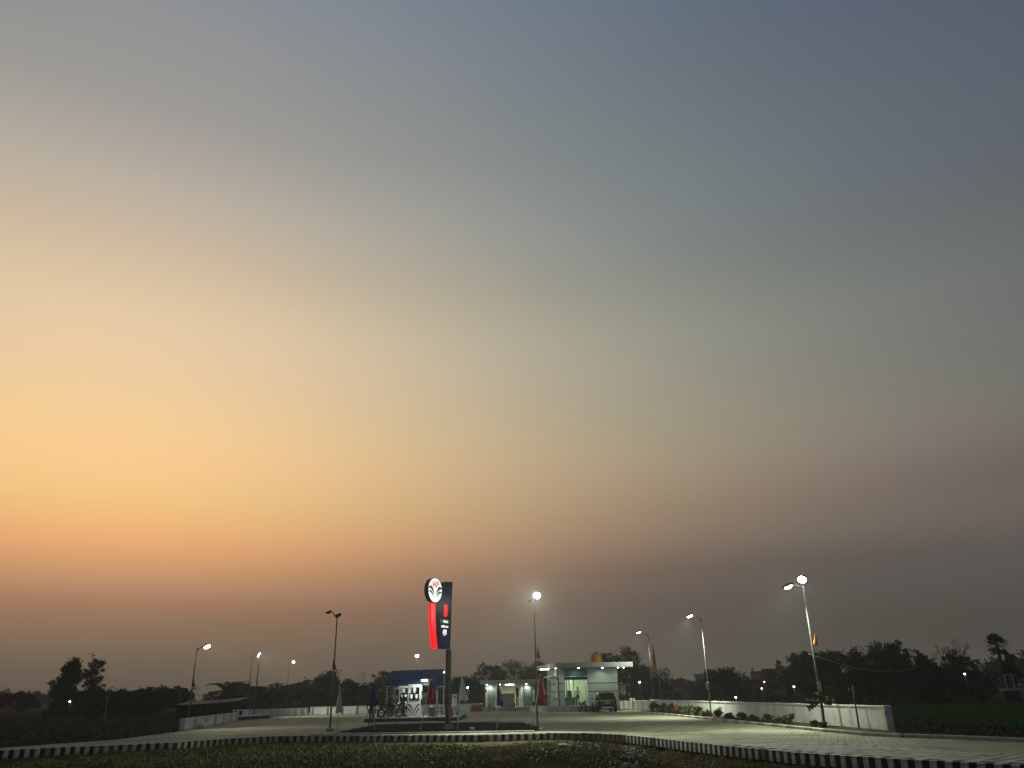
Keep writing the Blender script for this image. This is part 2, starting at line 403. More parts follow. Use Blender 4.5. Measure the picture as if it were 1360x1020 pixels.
# ------------------------------------------------------------------ paving
WL0, WL1 = G(240, 971), G(313, 957.5)
WR0, WR1 = G(1181, 972.4), G(866, 943.6)
BED = [G(x, y, .12) for x, y in [(856, 944.6), (945, 953.2), (1020, 960.4), (1090, 967.2), (1150, 972.2), (1190, 974.2), (1270, 976.6), (1360, 980), (1450, 984)]]
PAVE = [Vector((p.x, p.y + .10, 0)) for p in KERB]
PAVE += [Vector((p.x, p.y, 0)) for p in reversed(BED)]
PAVE += [Vector((14.5, 104, 0)), Vector((-36, 104, 0)), G(329, 950), G(313, 957.8), G(238, 971.5), G(155, 982.4), G(100, 986.2), G(0, 993.5), G(-110, 1001)]
def pave_mat():
    m = bpy.data.materials.new('concrete_block_paving'); m.use_nodes = True
    t = m.node_tree; b = t.nodes['Principled BSDF']; b.inputs['Roughness'].default_value = .8; b.inputs['Specular IOR Level'].default_value = .05
    tc_ = t.nodes.new('ShaderNodeTexCoord')
    mp_ = t.nodes.new('ShaderNodeMapping'); mp_.inputs['Rotation'].default_value = (0, 0, R(21))
    t.links.new(tc_.outputs['Object'], mp_.inputs[0])
    br = t.nodes.new('ShaderNodeTexBrick'); br.inputs['Scale'].default_value = 1
    br.inputs['Brick Width'].default_value = .42; br.inputs['Row Height'].default_value = .21
    br.inputs['Mortar Size'].default_value = .02; br.inputs['Mortar Smooth'].default_value = .3
    br.inputs['Color1'].default_value = (.36, .35, .255, 1); br.inputs['Color2'].default_value = (.29, .28, .205, 1); br.inputs['Mortar'].default_value = (.07, .066, .05, 1)
    t.links.new(mp_.outputs[0], br.inputs['Vector'])
    n = t.nodes.new('ShaderNodeTexNoise'); n.inputs['Scale'].default_value = .35; n.inputs['Detail'].default_value = 9; n.inputs['Roughness'].default_value = .7
    t.links.new(tc_.outputs['Object'], n.inputs[0])
    r = t.nodes.new('ShaderNodeValToRGB'); r.color_ramp.elements[0].position = .3; r.color_ramp.elements[0].color = (.52, .49, .44, 1)
    r.color_ramp.elements[1].position = .68; r.color_ramp.elements[1].color = (1.18, 1.16, 1.10, 1)
    t.links.new(n.outputs[0], r.inputs[0])
    mx = t.nodes.new('ShaderNodeMix'); mx.data_type = 'RGBA'; mx.blend_type = 'MULTIPLY'; mx.inputs[0].default_value = 1
    n3 = t.nodes.new('ShaderNodeTexNoise'); n3.inputs['Scale'].default_value = .9; n3.inputs['Detail'].default_value = 5; n3.inputs['Distortion'].default_value = 1.2
    t.links.new(tc_.outputs['Object'], n3.inputs[0])
    r3 = t.nodes.new('ShaderNodeValToRGB'); r3.color_ramp.elements[0].position = .60; r3.color_ramp.elements[0].color = (1, 1, 1, 1)
    r3.color_ramp.elements[1].position = .70; r3.color_ramp.elements[1].color = (.52, .50, .47, 1)
    t.links.new(n3.outputs[0], r3.inputs[0])
    m3 = t.nodes.new('ShaderNodeMix'); m3.data_type = 'RGBA'; m3.blend_type = 'MULTIPLY'; m3.inputs[0].default_value = 1
    t.links.new(br.outputs[0], mx.inputs[6]); t.links.new(r.outputs[0], mx.inputs[7]); t.links.new(mx.outputs[2], m3.inputs[6]); t.links.new(r3.outputs[0], m3.inputs[7])
    t.links.new(m3.outputs[2], b.inputs['Base Color'])
    bp = t.nodes.new('ShaderNodeBump'); bp.inputs['Strength'].default_value = .5; bp.inputs['Distance'].default_value = .01; bp.invert = True
    t.links.new(br.outputs['Fac'], bp.inputs['Height']); t.links.new(bp.outputs[0], b.inputs['Normal'])
    return m
pavem = pave_mat()
paving = struct(MB().prism([(p.x, p.y) for p in PAVE], -.30, 0.0, plane='XY').build('paving', pavem))
def strip(name, pts, w, z0, z1, m, parent=None):
    mb = MB()
    for a, b in zip(pts[:-1], pts[1:]):
        d = (b - a); n = Vector((-d.y, d.x, 0)).normalized() * w / 2
        mb.prism([(a + n)[:2], (b + n)[:2], (b - n)[:2], (a - n)[:2]], z0, z1, plane='XY')
    return mb.build(name, m, parent)
strip('drain_channel', [G(834, 976.3), G(900, 976.0)], .16, -.02, .004, groove, paving)
strip('drain_channel', [G(902, 976.0), G(985, 975.8), G(1090, 977)], .16, -.02, .004, groove, paving)
strip('expansion_joint', [G(870, 972.5), G(921, 960)], .07, -.02, .004, groove, paving)
strip('expansion_joint', [G(770, 961), G(890, 950.5)], .07, -.02, .004, groove, paving)
# single blocks where they can be told apart, beside the near kerb on the right
paverm = [mat('paver_block_' + n_, c, .85, var=.15, vscale_=5, bump=.2) for n_, c in (('pale', (.34, .33, .245)), ('mid', (.28, .27, .20)), ('dull', (.22, .212, .16)))]
pm = [MB().rbox((0, 0, 0), (.268, .462, .06), .008).mesh('paver', m) for m in paverm]
def along(pts, step, start=0.0):
    out = []; L = 0; nxt = start
    for a, b in zip(pts[:-1], pts[1:]):
        d = (b - a); l = math.hypot(d.x, d.y)
        while nxt < L + l:
            t = (nxt - L) / l
            out.append((a.lerp(b, t), math.atan2(d.y, d.x))); nxt += step
        L += l
    return out
i0 = KPX.index((960, 990))
cnt = 0
edge_in = []; edge_out = []
for col, (p, a) in enumerate(along(KERB[i0:], .30, .1)):
    n = Vector((-math.sin(a), math.cos(a), 0))
    if cnt < 290: edge_in.append(p + n * .16); edge_out.append(p + n * (.42 + 5.5 * .49 + .12))
    for row in range(6):
        q = p + n * (.42 + row * .49 + (.24 if col % 2 else 0))
        if cnt >= 290: break
        o = link('paver', pm[rng.choice((0, 0, 1, 1, 2))], paving, (q.x, q.y, -.018 + rng.uniform(-.003, .003)), a + rng.uniform(-.01, .01))
        cnt += 1

k_ = len(edge_in)
MB().add([(q.x, q.y, .004) for q in edge_in] + [(q.x, q.y, .004) for q in edge_out], [(i, i + 1, k_ + i + 1, k_ + i) for i in range(k_ - 1)]).build('joint_bed', mat('joint_soil', (.075, .07, .05), .95), paving)

# ------------------------------------------------------------------ painted kerb
kerb_w = mat('kerb_white_paint', (.46, .45, .41), .7, var=.5, vscale_=7, bump=.3)
kerb_b = mat('kerb_black_paint', (.014, .014, .015), .6, var=.4, vscale_=7)
kerb_d = mat('kerb_dusty_white', (.20, .185, .13), .9, var=.3, vscale_=6)
kerb_db = mat('kerb_dusty_black', (.085, .078, .05), .9, var=.3, vscale_=6)
kerb = bpy.data.objects.new('kerb', None); COL.objects.link(kerb); struct(kerb)
KW = MB().rbox((0, 0, 0), (.172, .17, .30), .012).mesh('kerb_stone', kerb_w)
KB = MB().rbox((0, 0, 0), (.166, .16, .296), .012).mesh('kerb_stone', kerb_b)
KD = MB().rbox((0, 0, 0), (.172, .17, .29), .012).mesh('kerb_stone', kerb_d)
KDB = MB().rbox((0, 0, 0), (.166, .16, .286), .012).mesh('kerb_stone', kerb_db)
xd0, xd1 = G(735, 974).x, G(833, 976).x
xc0, xc1 = G(418, 976).x, G(728, 973.6).x
for k, (p, a) in enumerate(along(KERB[1:], .172)):
    dusty = xd0 < p.x < xd1
    me = (KD if k % 2 else KDB) if dusty else ((KD if rng.random() < .10 else KW) if k % 2 else (KDB if rng.random() < .08 else KB))
    zt = -.135 + rng.uniform(-.009, .006) - (.035 if xc0 < p.x < xc1 else 0)
    link('kerb_stone', me, kerb, (p.x, p.y + .06, zt), a + rng.uniform(-.03, .03))
# pale coping that runs on the kerb beside the island
cop = [G(x, y, .06) for x, y in [(425, 974.5), (470, 973.2), (540, 972.6), (640, 971.2), (720, 970.0)]]
for p, a in along(cop, .98):
    MB().rbox((0, 0, 0), (.97, .24, .13), .015).build('coping_stone', kerb_w, kerb, (p.x, p.y + .03, -.003), a)

# pale sandy verge at the foot of the kerb
sand = mat('sandy_verge', (.105, .09, .048), .95, col2=(.05, .042, .02), vscale_=2.5, bump=.6, bscale=14)
vs = []; fs = []; xs_ = np.arange(G(330, 985, -.3).x, G(760, 985, -.3).x, .2)
for i, x in enumerate(xs_):
    w = 1.1 + .8 * noise.noise((x * .5, 3, 0)) + .3 * noise.noise((x * 2, 3, 0))
    for k in range(4):
        y = kerb_y(x) - .03 - max(.2, w) * k / 3
        vs.append((x, y, max(gz(x, y), gz(x, y - .1)) + .012))
    if i: fs += [((i - 1) * 4 + k, (i - 1) * 4 + k + 1, i * 4 + k + 1, i * 4 + k) for k in range(3)]
struct(MB().add(vs, fs, 0, True).build('sandy_verge', sand))

# ------------------------------------------------------------------ turf island round the sign
turfm = mat('dark_turf', (.012, .028, .016), .95, var=.5, vscale_=9, bump=.8, bscale=40)
ip = [(452, 971.4), (497, 962.6), (560, 960.6), (640, 959.2), (695, 959.6), (712, 963), (721, 967.5), (717, 969.2), (640, 969.8), (540, 971)]
isl = [G(x, y, .06) for x, y in ip]
tb = MB().prism([(p.x, p.y) for p in isl], -.05, .05, plane='XY').build('turf_island', turfm); struct(tb)
for a, b in zip(isl, isl[1:8]):
    d = b - a; L = math.hypot(d.x, d.y); n_ = max(1, round(L / 1.2))
    for i in range(n_):
        c = a.lerp(b, (i + .5) / n_)
        MB().rbox((0, 0, 0), (L / n_ - .015, .13, .16), .015).build('edging_stone', kerb_w if i % 2 else concrete, tb, (c.x, c.y, .02), math.atan2(d.y, d.x))

# ------------------------------------------------------------------ flower bed kerb on the right
bed_soil = mat('bed_soil', (.06, .045, .03), .95, var=.4, vscale_=5, bump=.6)
q = [(p.x + .06, p.y) for p in BED[:6]] + [(WR0.x + .3, WR0.y), (WR1.x + .3, WR1.y)]
bed = struct(MB().prism(q, -.20, .07, plane='XY').build('flower_bed', bed_soil))
bk = bpy.data.objects.new('bed_kerb', None); COL.objects.link(bk); struct(bk)
bkw = mat('bed_kerb_pale', (.46, .47, .40), .8, var=.25, vscale_=5, bump=.3)
bkd = mat('bed_kerb_grey', (.27, .27, .24), .85, var=.25, vscale_=5, bump=.3)
for k, (p, a) in enumerate(along(BED, 1.0, .5)):
    MB().rbox((0, 0, 0), (.985, .18, .20), .02).build('kerb_stone', (bkw, bkd)[k % 2 if p.y > 34 else 1], bk, (p.x, p.y, .02), a + rng.uniform(-.01, .01))

# ------------------------------------------------------------------ boundary walls
def wall(name, label, p0, p1, h, bays, side, thick=.16, pil=True, zb=-.35, group=None, hs=None):
    d = p1 - p0; L = math.hypot(d.x, d.y); a = math.atan2(d.y, d.x)
    t = thing(name, label, 'wall', (p0.x, p0.y, 0), a, group)
    w = L / bays
    for i in range(bays):
        hh = (hs(i) if hs else h)
        MB().rbox((w * (i + .5), 0, (hh - .07 + zb) / 2), (w - .012, thick, hh - .07 - zb), .01).build('wall_panel', wallw, t)
        MB().rbox((w * (i + .5), 0, hh - .033), (w - .01, thick + .05, .066), .015).build('coping', wallside, t)
    if pil:
        for i in range(bays + 1):
            hh = (hs(min(i, bays - 1)) if hs else h)
            MB().rbox((w * i, side * .05, (hh + .012 + zb) / 2), (.26, thick + .13, hh + .012 - zb), .012).build('pilaster', wallside, t)
    return t
wall('boundary_wall', 'long whitewashed boundary wall with pilasters behind the row of flower bushes', WR0, WR1, .95, 15, -1 if WR1.y > WR0.y else 1)
wall('boundary_wall', 'low whitewashed wall beside the thatched shed', WL0, WL1, .66, 6, 1 if 0 else -1)
wall('boundary_wall', 'low whitewashed back wall between the shed and the gate gap', G(330, 952.8), G(406, 950.2), .72, 8, -1)
wall('boundary_wall', 'whitewashed back wall behind the blue fuel canopy', G(413, 950), G(640, 944.8), .80, 12, -1)
wall('boundary_wall', 'short whitewashed wall joining the office to the gate posts', G(826, 942.6), G(838, 942.6), .85, 2, -1)
for x, wh in ((838.8, 'on the office side of the gap'), (842.6, 'on the flower bed side of the gap')):
    p = G(x, 943.4)
    tag(MB().rbox((0, 0, .55), (.2, .24, 1.1), .02).build('gate_post', wallside, None, (p.x, p.y, 0)), 'square white concrete gate post ' + wh, 'gate post', 'gate posts')
wall('boundary_wall', 'short whitewashed wall between the gate posts and the flower bed', G(845, 943.4), G(864, 943.6), .88, 2, -1)
# ------------------------------------------------------------------ lamp posts
def lamp_post(bpx, tpx, label, heads, name='street_lamp', r=.05, box_at=None, group='forecourt lamp posts', parts=True):
    b = G(*bpx); top = D(*tpx, b.y)
    h = top.z
    t = thing(name, label, 'lamp post', (b.x, b.y, 0), 0, group)
    lean = 0.0
    MB().path([(0, 0, 0), (lean * .5, 0, h * .5), (lean, 0, h)], [r, r * .85, r * .62], 10).build('pole', steel, t)
    MB().rbox((0, 0, .06), (.34, .34, .16), .02).build('base_plate', concrete, t)
    if box_at:
        z = D(*box_at, b.y).z
        MB().rbox((-.03, -.11, z), (.20, .13, .42), .02).build('junction_box', steel, t)
    for kind, hpx, lit, energy, aim in heads:
        hp = D(*hpx, b.y); hx = hp.x - b.x - lean; hz = hp.z
        if kind == 'arm':
            s = 1 if hx > 0 else -1
            reach = abs(hx)
            arm = MB().path([(lean, 0, h - .12), (lean + s * reach * .4, -.02, h + (hz - h) * .55), (lean + s * reach * .8, -.04, hz)], [.032, .028, .026], 8).build('arm', steel, t)
            hd = MB().prism([(-.30, .015), (-.22, .07), (.05, .085), (.30, .045), (.30, -.012), (.05, -.03), (-.30, -.012)], -.15, .15).build('lamp_head', dsteel, t)
            hd.location = (lean + s * reach, -.05, hz); hd.scale = (.85, .85, .85) if lit else (.6, .6, .6); hd.rotation_euler = (R(-10), s * R(-22), 0 if s > 0 else PI)
            lens = MB().ball((.02, 0, -.075), (.23, .16, .11), 14, 9).build('lens', lampw if lit else glassd, hd)
            if lit: spot(hd, (.28, 0, -.22), energy, (.75, -.1, -1), 138, 1.0)
        else:                   # flood lamp on a tilted bracket on the top of the pole
            ax, ay, cone = aim
            br_ = MB().path([(lean, 0, h - .05), (lean, -.02, h + .1), (hx + lean, -.06, hz)], .022, 6).build('bracket', dsteel, t)
            hd = MB().rbox((0, 0, 0), (.46, .09, .36), .03).build('flood_head', dsteel, t)
            hd.location = (hx + lean, -.10, hz); hd.rotation_euler = (R(ax), 0, R(ay))
            MB().ball((0, -.05, 0), (.20, .10, .17), 16, 10).build('lens', lampw if lit else glassd, hd)
            for k in range(5): MB().box((-.16 + .08 * k, .06, 0), (.012, .05, .30)).build('cooling_fin', dsteel, hd)
            if lit: spot(hd, (0, -.30, 0), energy, (0, -1, 0), cone, .8)
    return t
E_ = 1000
lamp_post((248, 969), (263.5, 861), 'lit lamp post with one arm standing at the low wall end beside the shed', [('arm', (275, 858), True, E_ * 1.0, None)])
lamp_post((327.5, 949), (335, 872), 'slim lamp post with a meter box behind the thicker post near the shed', [('arm', (344, 868), True, E_ * 2.6, None)], box_at=(329.5, 930), r=.052)
lamp_post((336.5, 953), (342, 873.5), 'thick plain post without an arm next to the boxed lamp post near the shed', [('flood', (342.8, 870), True, 3500, (25, 100, 100))], r=.07)
lamp_post((379, 943), (385, 881), 'flood lamp post behind the low back wall near the gate gap', [('flood', (390, 879), True, E_ * 1.2, (35, 25, 120))], r=.055)
lamp_post((438, 971.5), (445.5, 819), 'tall post with two unlit heads standing at the corner of the turf island', [('arm', (437, 812.5), False, 0, None), ('arm', (449.5, 817), False, 0, None)], box_at=(440.5, 921))
p = G(553, 946)
lamp_post((552, 945), (553, 876), 'flood lamp post standing behind the blue fuel canopy', [('flood', (553.8, 871), True, E_ * 1.2, (35, 10, 120))])
lamp_post((714, 966.5), (710.6, 799), 'post with bright flood lamp and unlit side head on the turf island tip', [('flood', (713.3, 791), True, E_ * 14, (15, -14, 105)), ('arm', (703.5, 797.5), False, 0, None)])
lamp_post((869, 943.4), (858.5, 843), 'lit lamp post beside the slanting pole with the orange flag', [('arm', (848, 839), True, E_ * 2.6, None)])
lamp_post((945, 952.4), (929.6, 822), 'lit lamp post with a meter box rising from the flower bed', [('arm', (915.5, 817), True, E_ * 5.6, None)], box_at=(939, 910.5))
lamp_post((1096, 967.4), (1066, 778), 'lamp post with flood lamp and lit arm beside the leafy climber on the wall', [('flood', (1064.4, 769.5), True, E_ * 2.4, (35, -40, 110)), ('arm', (1046, 777.5), True, E_ * 2.2, None)], r=.062)
# poster on the last post
p = G(1096, 967.4); q0 = D(1086.5, 912, p.y)
tag(MB().rbox((0, 0, 0), (.17, .02, .40), .004).build('paper_notice', mat('faded_poster', (.5, .34, .28), .8, var=.35, vscale_=12), None, (q0.x + .02, p.y - .11, q0.z)), 'faded paper notice tied to the lamp post by the wall', 'notice')

def limp(name, label, cat, top, length, width, m, seed, group=None, mats2=None, lean=0.0):
    r_ = random.Random(seed)
    nu, nv = 11, 12
    ph = r_.uniform(0, 6); vs = []; fs = []; mi = []
    for j in range(nv + 1):
        v = j / nv
        w = width * (.08 + .92 * v ** .85)
        for i in range(nu + 1):
            u = i / nu
            tip = .22 * length * v * (abs(math.sin(u * 5 + ph)) - .5)
            vs.append((w * (u - .35) + lean * v + .02 * math.sin(5 * v + ph), .055 * math.sin(u * 9 + ph + v * 2.2) * (.3 + v), -length * v * (1 - .12 * abs(u - .5)) - tip * .4 + r_.uniform(-.004, .004)))
    for j in range(nv):
        for i in range(nu):
            k = j * (nu + 1) + i
            fs.append((k, k + 1, k + nu + 2, k + nu + 1)); mi.append(1 if (mats2 and i == 8 and 2 < j < 9) else 0)
    mb = MB().add(vs, fs, 0, True); mb.m = mi
    o = mb.build(name, [m] + ([mats2] if mats2 else []), None, top)
    md = o.modifiers.new('cloth_thickness', 'SOLIDIFY'); md.thickness = .006
    return tag(o, label, cat, group)
# flags round the island, each pole its own thing
def flag(base, top_px, bot_y, wpx, m, colour, seed, m2=None, extra=''):
    b = G(*base, .05); tp = D(*top_px, b.y); bt = D(top_px[0], bot_y, b.y)
    L = tp.z - bt.z; W = wpx / 1021 * b.y * .93
    pl = MB().path([(0, 0, 0), ((tp.x - b.x) * .5, 0, tp.z * .5), (tp.x - b.x, 0, tp.z + .02)], [.030, .026, .02], 8)
    pl.lathe([(.0, .04), (.03, .02), (.03, -.01), (0, -.02)], 8, (tp.x - b.x, 0, tp.z + .03))
    tag(pl.build('flag_pole', white, None, (b.x, b.y, 0)), 'thin white pole carrying the ' + colour + ' flag' + extra, 'flag pole', 'flag poles')
    limp('flag', 'limp ' + colour + ' flag' + extra, 'flag', (tp.x + .02, b.y - .045, tp.z), L, W, m, seed, 'limp flags on the turf island', m2)
flag((448, 972), (451, 911.5), 947, 10, white_cloth, 'white', 1, None, ' beside the unlit double-headed post')
flag((497.5, 969.5), (496, 907), 938, 13, blue_cloth, 'blue', 2, white_cloth, ' beside the standing person')
flag((558.5, 969.2), (571.5, 903.5), 935, 12, red_cloth, 'red', 3, white_cloth, ' in front of the fuel dispenser')
flag((607.5, 968.8), (613, 898.5), 932, 13, white_cloth, 'white', 4, None, ' beside the electrical cabinet')
flag((660, 968), (661.5, 905), 938, 9, blue_cloth, 'blue', 5, white_cloth, ' in front of the toilet block')
flag((706.5, 966.5), (717.5, 897), 932, 12, red_cloth, 'red', 6, white_cloth, ' beside the flood lamp post on the island tip')
# festive pennants tied to posts
for (bpx, px, wy, sd, m2, lab) in [((248, 969), (257.3, 901), 913, 11, red_cloth, 'on the lit post beside the shed'), ((438, 971.5), (443, 874), 890, 12, red_cloth, 'on the unlit double-headed post'),
                                   ((714, 966.5), (712.6, 859), 875, 13, red_cloth, 'on the island flood lamp post'), ((1096, 967.4), (1078.5, 843), 857, 14, None, 'on the lamp post by the wall end')]:
    b = G(*bpx); tp = D(*px, b.y); bt = D(px[0], wy, b.y)
    limp('pennant', 'small orange cloth pennant tied ' + lab, 'pennant', (tp.x + .06, b.y - .10, tp.z), tp.z - bt.z, .20, orange_cloth, sd, 'cloth pennants tied to posts', m2)
b = G(882, 941.5); tp = D(866, 856, b.y)
tag(MB().path([(0, 0, 0), ((tp.x - b.x) * .5, 0, tp.z * .5), (tp.x - b.x, 0, tp.z)], [.04, .034, .022], 8).build('bamboo_pole', mat('bamboo', (.16, .13, .08), .7, var=.3), None, (b.x, b.y, 0)), 'slanting bamboo pole carrying an orange flag', 'pole')
limp('flag', 'narrow orange flag hanging on the slanting bamboo pole', 'flag', (tp.x + .03, b.y - .05, tp.z), tp.z - D(866, 891, b.y).z, .42, orange_cloth, 21, None, red_cloth)
b = G(1141.5, 970); tp = D(1132.5, 912, b.y)
tag(MB().path([(0, 0, 0), ((tp.x - b.x), 0, tp.z)], [.04, .03], 8).path([(tp.x - b.x + .02, 0, tp.z * .72), (tp.x - b.x - .16, 0, tp.z * .70)], .018, 6).build('wooden_stake', mat('old_wood', (.10, .08, .055), .9, var=.3), None, (b.x, b.y, .05)), 'thin wooden stake leaning at the end of the white wall', 'stake')

# ------------------------------------------------------------------ illuminated totem
tb_ = G(593.5, 968.5, .06)
YT = tb_.y
tot = thing('totem_sign', 'tall navy petrol station totem with lit red fin and oval emblem', 'sign', (tb_.x, YT, 0))
mp_w = D(597, 900, YT).x - D(587.5, 900, YT).x
zb = D(593, 863, YT).z; zt_ = D(593, 773, YT).z
MB().rbox((-.02, 0, zb / 2), (.155, .16, zb), .01).build('post', dsteel, tot)
MB().rbox((.125, .02, zb / 2), (.11, .13, zb), .01).build('post', steel, tot)
MB().rbox((.10, 0, .12), (.40, .34, .30), .03).build('footing', concrete, tot)
YAW = R(58)
hd = bpy.data.objects.new('sign_head', None); COL.objects.link(hd); hd.parent = tot
# head is a slab in its own XZ plane, turned about the post so that it is seen edge-on from the left
def X_(px, z=None): return (D(px, 820, YT).x - tb_.x) / math.cos(YAW)
def Zp(py): return D(590, py, YT).z
def hb(mb, name, m, parent=tot):
    o = mb.build(name, m, parent)
    o.rotation_euler = (0, 0, YAW) if parent is tot else (0, 0, 0)
    return o
bpy.data.objects.remove(hd)
# navy blade outline: curved left/top edge, straight right edge
def blade(dx0=0, dx1=0):
    L = [(X_(579.5), Zp(862.5)), (X_(578.5), Zp(842)), (X_(577.3), Zp(815)), (X_(577.6), Zp(790)), (X_(583), Zp(777.5)), (X_(588), Zp(774.5)), (X_(597.5), Zp(773)), (X_(596.8), Zp(800)), (X_(596.2), Zp(835)), (X_(595.4), Zp(862.5))]
    return L
body = hb(MB().prism(blade(), -.14, .14), 'blade', mat('navy_gloss', (.010, .030, .115), .3))
redlit = mat('lit_red_acrylic', (.6, .01, .01), .3, emit=(1.0, .006, .008), estr=1.25)
fin = [(X_(577.2), Zp(863)), (X_(575.2), Zp(845)), (X_(573.8), Zp(825)), (X_(573.4), Zp(805)), (X_(577.9), Zp(805)), (X_(578.3), Zp(825)), (X_(579.3), Zp(845)), (X_(581.0), Zp(863))]
hb(MB().prism(fin, -.155, .02), 'lit_fin', redlit)
cap = [(X_(587.8), Zp(819)), (X_(587.6), Zp(812)), (X_(587.7), Zp(806)), (X_(588.6), Zp(804.2)), (X_(590.6), Zp(804.2)), (X_(591.5), Zp(806)), (X_(591.4), Zp(812)), (X_(591.2), Zp(819)), (X_(590.2), Zp(820.2)), (X_(588.6), Zp(820.2))]
hb(MB().prism(cap, -.165, -.13), 'lit_capsule', redlit)
greenlit = mat('lit_green_panel', (.02, .12, .03), .4, emit=(.02, .16, .03), estr=.6)
whitelit = mat('lit_white_print', (.8, .8, .8), .4, emit=(.95, 1, .97), estr=.95)
bluelit = mat('price_panel_blue', (.01, .014, .10), .35, emit=(.01, .012, .10), estr=.25)
def panel(x0, x1, y0, y1, m, nm, th=.012, base=-.14):
    return hb(MB().prism([(X_(x0), Zp(y1)), (X_(x1), Zp(y1)), (X_(x1), Zp(y0)), (X_(x0), Zp(y0))], base - th, base), nm, m)
panel(583.6, 594.2, 823.6, 829.2, greenlit, 'price_panel')
for y in (829.8, 837.0, 844.2, 851.4): panel(583.2, 594.0, y, y + 6.5, bluelit, 'price_panel')
# blurred lit figures on the upper panels
for (x, y, w, h) in [(587.0, 825.0, 1.1, 3), (588.4, 825.4, 1.1, 2.8), (589.8, 825.2, 1.1, 3), (591.2, 825.6, .9, 2.6), (584.8, 832.0, 1.6, 2.8), (586.8, 831.4, 1.4, 3.4), (588.6, 832.3, 1.2, 2.2), (590.2, 832.1, 1.4, 2.4), (591.9, 832.4, .8, 2),
                     (587.0, 837.6, 2.2, 2.2), (588.8, 837.2, 2.0, 3.6), (586.4, 840.2, 2.2, 2.4), (588.4, 841.4, 2.6, 2.0), (587.4, 843.9, 1.8, 1.4)]:
    panel(x, x + w, y, y + h, whitelit, 'price_figure', .006, -.153)
# oval emblem box
cxl = X_(574.6); cz = Zp(788.3); rz_ = (Zp(772.6) - Zp(804.2)) / 2; rx_ = rz_ * .93
N = 40
ell = [(cxl + rx_ * math.cos(2 * PI * k / N), cz + rz_ * math.sin(2 * PI * k / N)) for k in range(N)]
em = hb(MB().prism(ell, -.30, -.04), 'emblem_box', mat('emblem_black', (.012, .012, .014), .35))
ell2 = [(cxl + rx_ * .97 * math.cos(2 * PI * k / N), cz + rz_ * .97 * math.sin(2 * PI * k / N)) for k in range(N)]
hb(MB().prism(ell2, -.315, -.30), 'emblem_face', mat('lit_white_acrylic', (.85, .85, .85), .3, emit=(1, 1, .97), estr=.92))
def bar2(mb, pts, w, y0, y1):
    for (a, b), (c, d) in zip(pts[:-1], pts[1:]):
        l = math.hypot(c - a, d - b); nx_, ny_ = -(d - b) / l * w / 2, (c - a) / l * w / 2
        mb.prism([(a + nx_, b + ny_), (a - nx_, b - ny_), (c - nx_, d - ny_), (c + nx_, d + ny_)], y0, y1)
    return mb
redink = mat('emblem_red', (.55, .05, .03), .4, emit=(.75, .10, .05), estr=.75)
darkink = mat('emblem_navy', (.012, .016, .03), .4)
paleink = mat('emblem_pale_blue', (.35, .5, .6), .4, emit=(.5, .66, .75), estr=.6)
u = rz_
lh = MB(); bar2(lh, [(cxl - .30 * u, cz + .22 * u), (cxl - .30 * u, cz + .70 * u)], .10 * u, -.322, -.315); bar2(lh, [(cxl - .03 * u, cz + .22 * u), (cxl - .03 * u, cz + .70 * u)], .10 * u, -.322, -.315); bar2(lh, [(cxl - .30 * u, cz + .46 * u), (cxl - .03 * u, cz + .46 * u)], .10 * u, -.324, -.316)
hb(lh, 'letter_h', redink)
lp = MB(); bar2(lp, [(cxl + .17 * u, cz + .22 * u), (cxl + .17 * u, cz + .70 * u)], .10 * u, -.322, -.315); bar2(lp, [(cxl + .17 * u, cz + .66 * u), (cxl + .36 * u, cz + .66 * u), (cxl + .43 * u, cz + .56 * u), (cxl + .36 * u, cz + .45 * u), (cxl + .17 * u, cz + .45 * u)], .09 * u, -.324, -.316)
hb(lp, 'letter_p', redink)
def leaf(s, x0, z0, x1, z1, bulge, w):
    P = []; Q = []
    for k in range(9):
        t_ = k / 8
        x = x0 + (x1 - x0) * t_; z = z0 + (z1 - z0) * t_ + bulge * math.sin(t_ * PI)
        ww = w * (math.sin(PI * (1 - t_) ** .7) if 0 < t_ < 1 else 0) if k else w * .4
        P.append((cxl + s * x * u, cz + (z + ww) * u)); Q.append((cxl + s * x * u, cz + (z - ww * .5) * u))
    return P + Q[::-1]
for s in (-1, 1):
    hb(MB().prism(leaf(s, .97, .12, .10, -.36, .26, .19), -.321, -.3155), 'emblem_leaf', darkink)
    hb(MB().prism(leaf(s, .95, -.18, .14, -.62, .20, .15), -.321, -.3155), 'emblem_leaf', darkink)
    hb(MB().prism(leaf(s, .60, -.08, .06, -.72, .05, .05), -.323, -.3165), 'emblem_leaf', paleink)
for z in (1.2, 2.2): MB().box((.04, -.11, z), (.36, .02, .06)).build('post_clamp', steel, tot)
pt = D(590.0, 893, YT)
MB().lathe([(.001, 0), (.03, .01), (.03, .04), (.001, .05)], 8, (0, 0, 0), 'Y').build('pilot_lamp', lampsoft, tot, (pt.x - tb_.x, -.15, pt.z))
